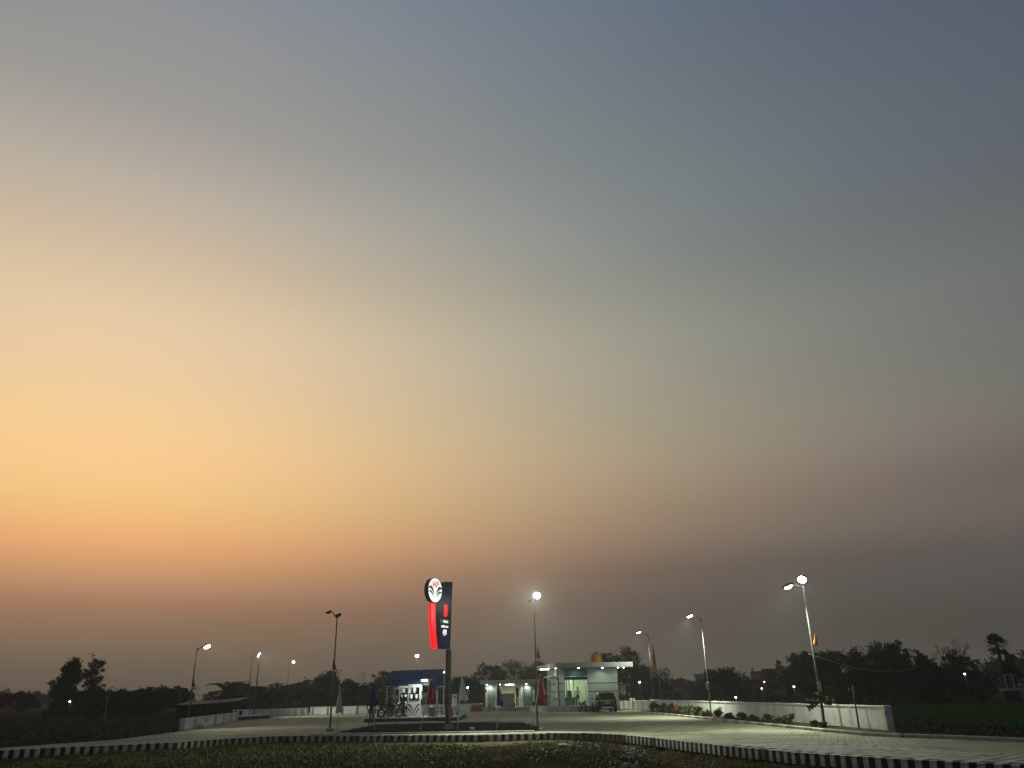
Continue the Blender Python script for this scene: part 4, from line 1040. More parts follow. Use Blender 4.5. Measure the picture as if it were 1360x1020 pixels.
walk = dict(lel=(-.30, .08, 1.12), lwr=(-.26, -.10, .96), rel=(.28, -.02, 1.12), rwr=(.20, -.20, 1.02), lkn=(-.12, -.10, .50), lan=(-.12, .06, .10), ltoe=(-.13, -.10, .05), rkn=(.10, .02, .48), ran=(.11, .12, .10), rtoe=(.12, -.03, .04))
p = G(492.5, 964)
person('person in dark clothes standing beside the blue flag at the turf island', (p.x, p.y, 0), R(30), walk, drk, denim, 1.66)
pp = off.matrix_basis @ Vector((oxp(770.5), .9, zfl + .02))
person('man in a pale shirt standing in the lit office doorway', pp, R(200), dict(lel=(-.27, .03, 1.12), lwr=(-.14, -.16, 1.02)), gryc, blk, 1.70)

# ------------------------------------------------------------------ two wheelers
def wheel(parent, c, r, tyre, spokes=18, name='wheel', thick=.045):
    w = MB().torus((0, 0, 0), r - tyre, tyre, 'X', 26, 8).build(name, rubber, parent, c)
    rim = MB().torus((0, 0, 0), r - tyre * 2.1, .014, 'X', 26, 6).build('rim', dsteel, w)
    sp_ = MB()
    for k in range(spokes):
        a = 2 * PI * k / spokes
        sp_.path([(.02 * (-1) ** k, 0, 0), (0, (r - tyre * 2) * math.cos(a), (r - tyre * 2) * math.sin(a))], .004, 4)
    sp_.lathe([(.03, -.05), (.03, .05)], 10, (0, 0, 0), 'X')
    sp_.build('spokes', steel, w)
    return w
def motorcycle(label, loc, rz, tank, group='motorcycles'):
    t = thing('motorcycle', label, 'motorcycle', loc, rz, group)         # front towards -Y
    wheel(t, (0, -.64, .30), .30, .045); wheel(t, (0, .64, .30), .30, .055)
    MB().path([(-.10, -.64, .30), (-.10, -.44, .86)], .024, 8).path([(.10, -.64, .30), (.10, -.44, .86)], .024, 8).path([(-.12, -.44, .84), (.12, -.44, .84)], .025, 6).build('fork', chrome, t)
    MB().path([(0, -.42, .84), (0, -.10, .66), (0, .30, .68), (0, .64, .58)], .03, 8).path([(0, -.40, .78), (0, -.25, .35), (0, .25, .30), (0, .30, .66)], .026, 8).build('frame', black, t)
    MB().rbox((0, -.02, .40), (.26, .42, .34), .06).path([(0, -.05, .55), (0, -.16, .62)], .07, 8).build('engine', mat('engine_grey', (.12, .12, .12), .4, .6), t)
    MB().ball((0, -.14, .80), (.15, .30, .14), 14, 9).build('fuel_tank', tank, t)
    MB().rbox((0, .36, .80), (.24, .72, .11), .04).build('seat', black, t)
    MB().rbox((0, .74, .74), (.18, .22, .14), .04).build('tail_unit', tank, t)
    MB().rbox((0, .86, .74), (.14, .03, .08), .01).build('tail_light', redpaint, t)
    MB().path([(-.36, -.28, 1.02), (-.26, -.40, 1.02), (0, -.46, .96), (.26, -.40, 1.02), (.36, -.28, 1.02)], .016, 7).build('handlebar', black, t)
    for s in (-1, 1):
        mr_ = MB().path([(s * .24, -.40, 1.02), (s * .30, -.40, 1.18)], .008, 5).ball((s * .31, -.40, 1.22), (.06, .02, .04), 8, 6)
        mr_.build('mirror', black, t)
        MB().ball((s * .22, -.50, .90), (.03, .04, .03), 8, 5).build('indicator', mat('amber', (.5, .2, .02), .3), t)
        MB().path([(s * .13, .1, .34), (s * .24, .1, .32)], .018, 6).build('footrest', rubber, t)
    MB().ball((0, -.55, .90), (.10, .09, .10), 12, 8).build('headlamp', chrome, t)
    MB().path([(0, -.86, .52), (0, -.70, .64), (0, -.50, .66)], [.06, .075, .06], 8).build('mudguard', tank, t)
    MB().path([(0, .34, .66), (0, .62, .66), (0, .92, .46)], [.06, .08, .06], 8).build('mudguard', black, t)
    MB().path([(.14, -.02, .30), (.16, .30, .28), (.16, .82, .36)], [.03, .045, .05], 10).build('exhaust', chrome, t)
    MB().rbox((0, .93, .52), (.20, .01, .14), .004).build('number_plate', white, t)
    MB().path([(-.10, .05, .30), (-.22, .10, .02)], .014, 5).build('side_stand', dsteel, t)
    return t
mblk = mat('motorcycle_black', (.012, .012, .013), .25); mred = mat('motorcycle_red', (.16, .012, .012), .3); mblu = mat('motorcycle_blue', (.012, .02, .07), .3)
p = G(774.5, 945.6); m1 = motorcycle('black motorcycle parked on the paving in front of the office doorway', (p.x, p.y, .004), R(150), mblk)
motorcycle('dark motorcycle at the fuel dispenser with a seated rider in brown', (PX(524), 60.1, .258), R(105), mred)
motorcycle('dark blue motorcycle waiting behind the brown-shirted rider under the canopy', (PX(529), 62.0, .258), R(80), mblu)
# rider and helpers at the dispensers
sit = dict(pelvis=(0, .10, .86), waist=(0, .08, .98), chest=(0, .0, 1.20), neck=(0, -.04, 1.36), head0=(0, -.06, 1.44), head1=(0, -.08, 1.58),
           lsh=(-.18, -.02, 1.30), rsh=(.18, -.02, 1.30), lel=(-.30, -.16, 1.10), rel=(.30, -.16, 1.10), lwr=(-.32, -.36, 1.03), rwr=(.32, -.36, 1.03),
           lhip=(-.11, .08, .84), rhip=(.11, .08, .84), lkn=(-.21, -.28, .74), rkn=(.21, -.28, .74), lan=(-.22, .0, .36), ran=(.22, .0, .36), ltoe=(-.22, -.14, .33), rtoe=(.22, -.14, .33))
person('rider in a brown shirt seated on a motorcycle under the canopy', (PX(524), 60.1, .258 + .0), R(105), sit, brn, blk, 1.74)
person('attendant in dark uniform reaching to the fuel dispenser', (PX(538.5), 60.9, .256), R(60), dict(rel=(.22, -.20, 1.18), rwr=(.14, -.42, 1.20)), drk, blk, 1.68)
person('person in a pale shirt waiting behind the motorcycles under the canopy', (PX(519), 63.0, .256), R(10), {}, mat('dull_shirt', (.10, .10, .11), .9), blk, 1.66)

def bicycle(label, loc, rz):
    t = thing('bicycle', label, 'bicycle', loc, rz, 'bicycles')
    wheel(t, (0, -.53, .34), .34, .018, 22); wheel(t, (0, .53, .34), .34, .018, 22)
    f_ = mat('bicycle_black', (.02, .02, .022), .4)
    bb = (0, .08, .30); sh = (0, .22, .80); hd_ = (0, -.36, .84); hl = (0, -.39, .70)
    fr = MB()
    for a, b in ((bb, sh), (bb, hl), ((0, .20, .74), hd_), (hl, hd_), (bb, (0, .53, .34)), (sh, (0, .53, .34)), (hl, (0, -.53, .34))): fr.path([a, b], .016, 6)
    fr.build('frame', f_, t)
    MB().path([(-.26, -.22, .98), (-.20, -.36, .98), (0, -.38, .98), (.20, -.36, .98), (.26, -.22, .98)], .012, 6).path([hd_, (0, -.38, .98)], .014, 6).build('handlebar', chrome, t)
    MB().ball((0, .26, .90), (.085, .15, .04), 10, 6).path([sh, (0, .25, .88)], .013, 6).build('saddle', rubber, t)
    MB().rbox((0, .62, .74), (.16, .36, .02), .004).path([(0, .6, .73), (0, .53, .34)], .008, 5).build('carrier', dsteel, t)
    MB().torus((.03, .08, .30), .09, .008, 'X', 16, 5).path([(.03, .08, .30), (.03, .20, .20), (.10, .20, .20)], .010, 5).path([(-.03, .08, .30), (-.03, -.04, .40), (-.10, -.04, .40)], .010, 5).build('crank', steel, t)
    for y in (-.53, .53): MB().path([(0, y - .26, .52), (0, y, .71), (0, y + .27, .50)], .022, 5).build('mudguard', f_, t)
    return t
p = G(653, 945.4); bicycle('old black bicycle parked in front of the toilet block door', (p.x, p.y - .2, .004), R(25))
pp = off.matrix_basis @ Vector((oxp(729), -.9, zfl + .022)); bicycle('black bicycle standing on the office plinth near the red flag', pp, R(70))

def plastic_chair(label, loc, rz):
    t = thing('plastic_chair', label, 'chair', loc, rz, 'black plastic chairs')
    MB().rbox((0, 0, .42), (.46, .44, .04), .015).build('seat', black, t)
    MB().rbox((0, .23, .66), (.44, .04, .44), .02).build('backrest', black, t)
    for sx in (-1, 1):
        for sy in (-1, 1): MB().path([(sx * .19, sy * .18, .42), (sx * .23, sy * .23, 0)], [.026, .020], 6).build('leg', black, t)
        MB().path([(sx * .23, .22, .66), (sx * .25, -.16, .64), (sx * .22, -.20, .42)], .02, 6).build('armrest', black, t)
    return t
p = G(680.5, 945); plastic_chair('black plastic armchair in front of the grey screen wall', (p.x, p.y, .004), R(-75))
p = G(711.5, 944.3); plastic_chair('black plastic armchair between the toilet block and the office plinth', (p.x, p.y, .004), R(20))

# ------------------------------------------------------------------ parked SUV, seen from behind
p = G(805.5, 946)
car = thing('parked_suv', 'dark grey SUV parked with its tail towards the forecourt beside the office', 'car', (p.x, p.y + 2.0, .004), R(3))
paint = mat('car_paint', (.035, .037, .042), .22, .5)
def ring(y, zb, zt, hw, top_in=.08):
    return [(-hw * .86, y, zb), (-hw, y, zb + .16), (-hw, y, zt - .20), (-hw + top_in * .5, y, zt - .05), (-hw + top_in * 1.6, y, zt), (hw - top_in * 1.6, y, zt), (hw - top_in * .5, y, zt - .05), (hw, y, zt - .20), (hw, y, zb + .16), (hw * .86, y, zb)]
def loft(rings, mi=0):
    n = len(rings[0]); vs = [q for r_ in rings for q in r_]
    fs = [tuple(range(n - 1, -1, -1)), tuple((len(rings) - 1) * n + k for k in range(n))]
    for i in range(len(rings) - 1):
        for k in range(n): fs.append((i * n + k, i * n + (k + 1) % n, (i + 1) * n + (k + 1) % n, (i + 1) * n + k))
    return MB().add(vs, fs, mi, False)
body = loft([ring(-2.12, .46, .92, .74), ring(-2.06, .34, 1.02, .86), ring(-1.7, .26, 1.06, .90), ring(-.3, .24, 1.06, .90), ring(.9, .24, 1.04, .90), ring(1.7, .28, .98, .88), ring(2.08, .36, .86, .80), ring(2.16, .44, .74, .70)])
bo = body.build('body', paint, car); bv = bo.modifiers.new('soft_edges', 'BEVEL'); bv.width = .03; bv.segments = 2; bv.limit_method = 'ANGLE'
cab = loft([ring(-2.02, 1.0, 1.30, .80, .10), ring(-1.82, 1.0, 1.62, .76, .12), ring(-1.45, 1.0, 1.69, .74, .12), ring(-.3, 1.0, 1.71, .74, .12), ring(.35, 1.0, 1.64, .73, .12), ring(1.05, .99, 1.10, .72, .10)])
co = cab.build('cabin', paint, car); bv = co.modifiers.new('soft_edges', 'BEVEL'); bv.width = .025; bv.segments = 2; bv.limit_method = 'ANGLE'
MB().add([(-.62, -2.075, 1.16), (.62, -2.075, 1.16), (.56, -1.865, 1.56), (-.56, -1.865, 1.56), (-.62, -2.02, 1.14), (.62, -2.02, 1.14), (.56, -1.80, 1.56), (-.56, -1.80, 1.56)], [(0, 1, 2, 3), (7, 6, 5, 4), (0, 4, 5, 1), (1, 5, 6, 2), (2, 6, 7, 3), (3, 7, 4, 0)]).build('rear_window', glassd, car)
for s in (-1, 1):
    for (y0, y1, y2, y3) in ((-1.72, -1.05, -1.05, -1.58), (-.98, -.12, -.12, -.98), (-.04, .72, .28, -.04)):
        zb_ = 1.10
        vs = [(s * .815, y0, zb_), (s * .815, y1, zb_), (s * .765, y2, 1.52), (s * .765, y3, 1.52)]
        vs2 = [(q[0] - s * .05, q[1], q[2]) for q in vs]
        MB().add(vs + vs2, [(0, 1, 2, 3), (7, 6, 5, 4), (0, 4, 5, 1), (1, 5, 6, 2), (2, 6, 7, 3), (3, 7, 4, 0)]).build('side_window', glassd, car)
    tl = MB().rbox((s * .70, -2.06, .96), (.34, .16, .16), .03).build('tail_light', mat('tail_lens', (.20, .03, .03), .15), car)
    MB().rbox((s * .56, -2.15, .96), (.10, .02, .10), .01).build('reverse_lens', chrome, tl)
    mrr = MB().rbox((s * 1.0, .42, 1.14), (.20, .12, .15), .04).build('mirror', paint, car)
    MB().path([(s * .62, -1.7, 1.70), (s * .64, -1.4, 1.77), (s * .64, .1, 1.77), (s * .62, .3, 1.70)], .022, 6).build('roof_rail', steel, car)
    for y in (-1.32, 1.34):
        w = MB().lathe([(.20, -.11), (.33, -.11), (.355, -.07), (.355, .07), (.33, .11), (.20, .11)], 26, (s * .82, y, .355), 'X').build('wheel', rubber, car)
        rm = MB().lathe([(0, -.02), (.20, -.03), (.21, .03), (0, .02)], 20, (s * .90, y, .355), 'X')
        for k in range(5):
            a = k * 2 * PI / 5; rm.path([(s * .935, y, .355), (s * .93, y + .19 * math.cos(a), .355 + .19 * math.sin(a))], .028, 6)
        rm.build('rim', steel, w)
        MB().torus((s * .895, y, .36), .40, .035, 'X', 22, 6).build('arch_trim', rubber, car)
    for y in (-.6, .3): MB().rbox((s * .915, y, .90), (.03, .20, .03), .008).build('door_handle', chrome, car)
MB().rbox((0, -2.12, .47), (1.66, .20, .26), .05).build('bumper', rubber, car)
MB().rbox((0, -2.20, .40), (1.10, .08, .09), .02).build('skid_plate', mat('satin_silver', (.55, .56, .56), .35, .7), car)
MB().rbox((0, -2.125, .80), (.52, .03, .13), .005).build('number_plate', mat('plate_grey', (.40, .42, .40), .5), car)
MB().rbox((0, -2.115, .985), (.95, .03, .035), .008).build('chrome_strip', chrome, car)
MB().rbox((0, -1.98, 1.60), (1.05, .26, .035), .012).build('roof_spoiler', paint, car)
MB().path([(.1, -2.10, 1.18), (-.28, -2.05, 1.26)], .010, 5).build('rear_wiper', rubber, car)
MB().path([(.0, -1.5, 1.70), (.0, -1.62, 1.84)], [.02, .006], 5).build('aerial', black, car)

# ------------------------------------------------------------------ low island and covers by the left wall
p0, p1 = G(303, 957.6, 0), G(357, 954.0, 0)
d = p1 - p0
t = thing('low_island', 'low black sided platform beside the whitewashed wall and thick post', 'platform', ((p0.x + p1.x) / 2, (p0.y + p1.y) / 2, 0), math.atan2(d.y, d.x))
L = math.hypot(d.x, d.y)
MB().rbox((0, .5, .14), (L, 1.2, .28), .03).build('base', black, t)
MB().rbox((0, .5, .30), (L + .04, 1.24, .05), .01).build('top_edge', wallside, t)
p = G(316, 956.2)
t = thing('covered_stand', 'white topped metal stand on the low black platform', 'stand', (p.x, p.y + .3, .0), R(-10))
MB().rbox((0, 0, .78), (1.05, .75, .07), .02).build('top', white, t)
MB().rbox((.55, .0, .55), (.22, .6, .40), .02).build('side_cover', white, t)
for sx in (-.45, .0, .45): MB().rbox((sx, -.3, .37), (.10, .10, .74), .01).build('leg', white, t)
for (x0, x1, y) in ((266, 278, 966.5), ):
    a, b = G(x0, y + 1), G(x1, y - .5); dd = b - a
    tag(MB().rbox((0, 0, .15), (math.hypot(dd.x, dd.y), .4, .30), .02).build('concrete_block', wallw, None, ((a.x + b.x) / 2, (a.y + b.y) / 2, 0), math.atan2(dd.y, dd.x)), 'low white concrete block lying in front of the wall near the shed', 'block')
# ------------------------------------------------------------------ vegetation helpers
def quads_mesh(name, P, m):
    P = np.asarray(P, dtype=np.float32); n = len(P)            # (n,4,3)
    me = bpy.data.meshes.new(name)
    me.vertices.add(n * 4); me.vertices.foreach_set('co', P.ravel())
    me.loops.add(n * 4); me.loops.foreach_set('vertex_index', np.arange(n * 4, dtype=np.int32))
    me.polygons.add(n); me.polygons.foreach_set('loop_start', np.arange(n, dtype=np.int32) * 4)
    me.materials.append(m); me.update(calc_edges=True); me.validate()
    return me
def leaf_quads(C, size, rs, flat=.0):
    n = len(C)
    a = rs.normal(size=(n, 3)); a[:, 2] *= (1 - flat * .6); a /= np.linalg.norm(a, axis=1, keepdims=True)
    b = rs.normal(size=(n, 3)); b -= (b * a).sum(1, keepdims=True) * a; b /= np.linalg.norm(b, axis=1, keepdims=True)
    s = (size * rs.uniform(.55, 1.35, (n, 1)))
    w = s * .42
    return np.stack([C - a * s, C + b * w - a * s * .1, C + a * s, C - b * w - a * s * .1], 1)
def crown_points(blobs, n, rs, clump=.22):
    vol = np.array([b[3] * b[4] * b[5] for b in blobs]); pr = vol ** .75; pr /= pr.sum()
    out = []
    for b, k in zip(blobs, rs.multinomial(n, pr)):
        if k < 3: continue
        nc = max(4, int(k / 26))
        d = rs.normal(size=(nc, 3)); d /= np.linalg.norm(d, axis=1, keepdims=True)
        rr = rs.uniform(.35, 1.0, (nc, 1)) ** .5 * rs.uniform(.75, 1.1, (nc, 1))
        cc = d * rr * np.array(b[3:6]) + np.array(b[:3])
        i = rs.integers(0, nc, k)
        sg = clump * min(b[3:6]) * rs.uniform(.5, 1.5, (nc, 1))
        out.append(cc[i] + rs.normal(size=(k, 3)) * sg[i] * np.array((1, 1, .7)))
    return np.concatenate(out)
fol = [foliage_mat('foliage_dark', (.026, .036, .019)), foliage_mat('foliage_olive', (.040, .043, .021)), foliage_mat('foliage_cool', (.026, .040, .027))]
def limbs(mb, base, blobs, r0, rs):
    top = max(b[2] for b in blobs)
    p1 = (base[0] + rs.uniform(-.1, .1), base[1], base[2] + (top - base[2]) * .45)
    mb.path([base, ((base[0] + p1[0]) / 2 + rs.uniform(-.08, .08), base[1], (base[2] + p1[2]) / 2), p1], [r0, r0 * .8, r0 * .62], 8)
    for b in blobs:
        mid = (p1[0] * .5 + b[0] * .5 + rs.uniform(-.1, .1), p1[1] * .5 + b[1] * .5, p1[2] * .4 + b[2] * .6)
        mb.path([p1, mid, (b[0], b[1], b[2] + b[5] * .5)], [r0 * .5, r0 * .32, r0 * .08], 6)
        for _ in range(3):
            e = (b[0] + rs.normal() * b[3] * .5, b[1] + rs.normal() * b[4] * .5, b[2] + rs.uniform(.0, .8) * b[5])
            mb.path([mid, e], [r0 * .2, r0 * .05], 5)
def tree(px, top, wpx, Y, label, n=2600, low=.18, kind=0, seed=0, leaf=.30, nb=8, name='broadleaf_tree', group='trees beyond the station', narrow=False, clump=.26):
    rs = np.random.default_rng(seed * 7 + 3)
    tp = D(px, top, Y); h = tp.z + .45; w = wpx / 1021 * Y * .93
    t = thing(name, label, 'tree', (tp.x, Y, -.45), 0, group)
    blobs = []
    zl = h * low
    asp = h / w
    for i in range(nb + 5):
        x = rs.uniform(-.92, .92) if i > 2 else (-.35, .0, .3)[i] + rs.uniform(-.1, .1)
        e = math.sqrt(max(.05, 1 - (.92 * x) ** 2)) * rs.uniform(.86, 1.0)
        if asp > 1.6 or narrow:                                  # tall crown, tapering to the top
            f = (i + .6) / (nb + 5); z = zl + (h - zl) * (.12 + .78 * f); ww = .50 + .50 * math.sin(PI * min(1, .18 + f * .82))
            blobs.append((x * w / 2 * ww * .5, rs.uniform(-.4, .4) * w * .4, z, w * .30 * ww + .1, w * .30 * ww + .1, h * .10)); continue
        rz2 = (h - zl) * rs.uniform(.13, .2); r_ = w * rs.uniform(.13, .2)
        z = zl + (h - zl) * e * (rs.uniform(.3, .75) if i > 5 else .9) - rz2 * (.9 if i <= 5 else 0)
        x2 = max(-w / 2 + r_ * .8, min(w / 2 - r_ * .8, x * w / 2))
        blobs.append((x2, rs.uniform(-.7, .7) * w / 2, z, r_, r_, rz2))
    kz = h / max(q[2] + q[5] * 1.02 for q in blobs); blobs = [(q[0], q[1], q[2] * kz, q[3], q[4], q[5] * kz) for q in blobs]
    mb = MB(); limbs(mb, (0, 0, 0), blobs, max(.10, h * .022), rs)
    mb.build('trunk', bark, t)
    C = crown_points(blobs, n, rs, clump)
    C = C[C[:, 2] > .1]
    link('crown', quads_mesh('crown', leaf_quads(C, leaf, rs), fol[kind]), t)
    return t
TR = [ # px, top, width, Y, leaves, low, kind, leaf, label
    (20, 918, 46, 150, 2600, .05, 0, .26, 'rounded dark tree standing apart before the hazy wood'),
    (100, 872, 38, 128, 5200, .10, 0, .26, 'tall dense tree, fuller one of the tall pair'),
    (129, 868, 30, 130, 1900, .12, 1, .24, 'tall thin-leaved tree, sparser one of the tall pair'),
    (118, 915, 56, 116, 2600, .03, 0, .26, 'bushy tree at the foot of the tall pair'),
    (165, 916, 66, 112, 2800, .03, 0, .26, 'low dark tree just behind the concrete post'),
    (206, 911, 56, 110, 2800, .03, 2, .26, 'dark tree with a knobbly top beside the low scrub'),
    (236, 911, 26, 210, 1500, .10, 2, .4, 'pale hazy tree seen behind the small palm'),
    (382, 906, 54, 106, 2600, .03, 0, .25, 'dark tree behind the low back wall flood lamp'),
    (414, 903, 50, 110, 2600, .03, 2, .25, 'dark rounded tree between the back wall flood lamp and the knobbly-topped tree'),
    (441, 888, 36, 112, 2600, .04, 0, .24, 'taller knobbly-topped tree behind the double-headed post'),
    (470, 903, 52, 106, 2600, .03, 0, .25, 'dense dark tree behind the hanging white flag and blue flag'),
    (511, 889, 40, 100, 700, .10, 1, .20, 'thin open tree beside the blue canopy roof'),
    (560, 897, 70, 112, 2400, .03, 0, .25, 'dark tree hidden behind the blue canopy'),
    (612, 898, 46, 115, 2400, .03, 2, .25, 'dark tree rising between the totem post and the toilet block'),
    (650, 880, 44, 165, 3000, .03, 0, .26, 'dense round tree behind the toilet block'),
    (684, 874, 52, 172, 2200, .05, 1, .24, 'thinner open-crowned tree behind the toilet block roof'),
    (712, 876, 46, 168, 2200, .05, 1, .24, 'open-crowned tree behind the island flood lamp post'),
    (802, 866, 42, 150, 2400, .03, 0, .24, 'spiky dark tree behind the yellow water tank'),
    (829, 857, 46, 145, 3000, .03, 2, .26, 'tallest dark tree behind the office roof'),
    (853, 880, 36, 140, 2200, .03, 0, .25, 'dark tree between the office roof and the orange flag'),
    (870, 898, 34, 112, 1600, .03, 0, .25, 'low dark tree behind the orange flag'),
    (905, 900, 62, 215, 2200, .05, 2, .42, 'hazy grey tree group over the flower bushes'),
    (935, 889, 40, 235, 1600, .05, 2, .42, 'hazy tree with a spreading top beside the dark dome-shaped tree'),
    (958, 885, 44, 108, 3000, .06, 0, .26, 'dark dome-shaped tree behind the boxed lamp post'),
    (1034, 876, 16, 190, 900, .15, 2, .36, 'slender hazy tree over the brick houses'),
    (1064, 868, 42, 98, 2600, .05, 0, .24, 'dark open-topped tree beside the brick houses'),
    (1090, 863, 52, 98, 3000, .03, 0, .24, 'broad dark tree behind the wall lamp post'),
    (1124, 860, 62, 101, 3200, .03, 2, .25, 'broad dark tree crossed by the overhead wire'),
    (1172, 849, 66, 104, 3600, .03, 0, .25, 'tallest broad dark tree behind the white wall end'),
    (1206, 866, 48, 100, 2600, .03, 0, .25, 'dark tree sloping down beside the tallest broad one'),
    (1150, 884, 70, 92, 2600, .02, 0, .24, 'low dark bushy tree in front of the tallest broad one'),
    (1252, 864, 62, 108, 3200, .03, 0, .25, 'dark tree below the bare branches'),
    (1285, 888, 42, 112, 1800, .03, 2, .25, 'low tree beside the lone lamp at the green field'),
    (1218, 905, 60, 88, 2000, .02, 0, .22, 'low dark thicket behind the green field edge'),
]
for i, (px, top, w, Y, n, low, kd, lf, lab) in enumerate(TR):
    tree(px, top, w * 1.22, Y, lab, int(n * 2.2), low, kd, i + 1, lf * .72, clump=.24 if n > 1800 else .16, narrow=(i in (1, 2)))
# leaning dead shrub
def leaning(px0, py0, px1, py1, Y, label, seed):
    rs = np.random.default_rng(seed)
    a, b = D(px0, py0, Y), D(px1, py1, Y)
    t = thing('leaning_shrub', label, 'shrub', (a.x, Y, -.4))
    e = Vector((b.x - a.x, 0, b.z + .4))
    MB().path([(0, 0, 0), e * .5, e], [.10, .07, .03], 7).build('trunk', bark, t)
    bl = [(e.x * f, 0, e.z * f, .5, .4, .42) for f in (.35, .55, .75, .92)]
    C = crown_points(bl, 600, rs, .3)
    link('crown', quads_mesh('crown', leaf_quads(C, .2, rs), fol[1]), t)
leaning(57, 957, 75, 934, 104, 'leaning ragged shrub between the rounded tree and the tall pair', 5)

def bare_tree(px, top, wpx, Y, label, seed, twig=.012, name='bare_tree', depth=6, base=-.45):
    rs = random.Random(seed)
    tp = D(px, top, Y); h = tp.z - base; w = wpx / 1021 * Y * .93
    t = thing(name, label, 'tree', (tp.x, Y, base))
    mb = MB(); br_ = MB()
    def grow(p, d, l, r_, k, out):
        q = p + d * l
        out.path([p, p.lerp(q, .5) + Vector((rs.uniform(-1, 1), rs.uniform(-1, 1), 0)) * l * .06, q], [r_, r_ * .85, r_ * .7], 5 if k < 3 else 4, caps=False)
        if k == 0: return
        for _ in range(rs.choice((2, 3)) if k > 1 else 2):
            nd = (d + Vector((rs.uniform(-1, 1), rs.uniform(-1, 1), rs.uniform(-.15, .5))) * .62); nd.x *= 1.0; nd.normalize()
            grow(q, nd, l * rs.uniform(.62, .82), max(r_ * .62, twig), k - 1, br_)
    grow(Vector((0, 0, 0)), Vector((0, 0, 1)), h * .42, h * .018, depth, mb)
    zs = [v[2] for v in br_.v]; k = h / max(zs)
    xs = max(abs(v[0]) for v in br_.v); kx = (w / 2) / xs
    for q in (mb, br_): q.v = [(v[0] * kx, v[1] * kx, v[2] * k) for v in q.v]
    mb.build('trunk', bark, t); br_.build('branches', bark, t)
bare_tree(1250, 845, 60, 109, 'bare branched tree rising above a dark tree beyond the green field', 4, .022)
bare_tree(481, 890, 14, 96, 'spindly bare sapling between the hanging blue flag and white flag', 9, .020, 'bare_sapling', 4)
bare_tree(516, 889, 34, 98, 'twiggy half-bare tree touching the blue canopy edge', 12, .016, 'bare_tree', 5)

# ------------------------------------------------------------------ palms
def frond(mb, p, az, el0, L, droop, m_n=14, lw=.5):
    pts = []; d = Vector((math.cos(az) * math.cos(el0), math.sin(az) * math.cos(el0), math.sin(el0)))
    q = Vector(p); st = L / m_n
    for i in range(m_n + 1):
        pts.append(q.copy()); q = q + d * st; d = (d + Vector((0, 0, -droop / m_n * (1 + i / m_n)))).normalized()
    mb.path(pts, [.035 * (1 - i / (m_n + 1)) + .006 for i in range(m_n + 1)], 5)
    for i in range(1, m_n + 1):
        dd = (pts[i] - pts[i - 1]).normalized(); sd = dd.cross(Vector((0, 0, 1))).normalized()
        for h_ in (0, .5):
            c = pts[i - 1].lerp(pts[i], h_)
            for s in (-1, 1):
                l = lw * (1 - .55 * abs(i / m_n - .4))
                e = c + sd * s * l * .75 + dd * l * .55 + Vector((0, 0, -.18 * l))
                mb.add([c - dd * .05, c + dd * .08, e.lerp(c, .4) + dd * .06, e], [(0, 1, 2, 3)])
def palm(px, top, base_y, Y, spread, label, n, seed, trunk_r=.22, fl=None):
    rs = random.Random(seed)
    tp = D(px, top, Y); cr = D(px, base_y, Y)
    t = thing('date_palm', label, 'palm', (tp.x, Y, -.45), 0, 'palms')
    hc = cr.z + .45
    MB().path([(0, 0, 0), (.08, 0, hc * .5), (0, 0, hc)], [trunk_r, trunk_r * .9, trunk_r * 1.1], 10).build('trunk', bark, t)
    for k in range(n):
        az = 2 * PI * k / n * 2.4 + rs.uniform(-.2, .2); e = R(rs.choice((55, 42, 30, 18, 5, -8)))
        mb = MB(); frond(mb, (0, 0, hc), az, e, spread * rs.uniform(.8, 1.05), 1.5 - e * .3, 12, spread * .19)
        mb.build('frond', fol[1], t)
palm(303, 905, 922, 92, 3.3, 'large date palm with arching fronds behind the shed roof', 36, 3)
palm(250, 915, 922, 120, 2.2, 'small date palm behind the post pennant near the shed', 16, 4, .15)
# palmyra with fan leaves
Y = 112; tp = D(1322, 843, Y); cr = D(1324, 858, Y)
t = thing('palmyra_palm', 'fan-leaved palmyra palm with a ragged round crown', 'palm', (cr.x, Y, -.45), 0, 'palms')
hc = cr.z + .45; rs = random.Random(8)
MB().path([(.3, 0, 0), (.15, 0, hc * .5), (0, 0, hc)], [.30, .22, .20], 10).build('trunk', bark, t)
def fan(c, d, r_):
    mb = MB(); u = d.cross(Vector((0, 0, 1)));  u = u.normalized() if u.length > .05 else Vector((1, 0, 0)); w = d.cross(u)
    base = c; hub = c + d * r_ * .9
    mb.path([base, hub], .03, 5)
    for k in range(11):
        a = -1.9 + 3.8 * k / 10
        for s in (0, ):
            e = hub + (d * math.cos(a) + u * math.sin(a)) * r_ * .85 + w * rs.uniform(-.1, .1) * r_
            sd = (d * -math.sin(a) + u * math.cos(a)) * r_ * .11
            mb.add([hub, hub.lerp(e, .6) + sd, e, hub.lerp(e, .6) - sd], [(0, 1, 2, 3)])
    return mb
for k in range(22):
    a = k * 2.4; e = R(-55 + 130 * (k / 21))
    d = Vector((math.cos(a) * math.cos(e), math.sin(a) * math.cos(e), math.sin(e))).normalized()
    fan(Vector((0, 0, hc)), d, 1.05 * rs.uniform(.85, 1.1)).build('fan_leaf', fol[0], t)
t2_ = tree(1338, 862, 20, 114, 'small ragged tree beside the palmyra palm', 700, .35, 0, 77, .24)

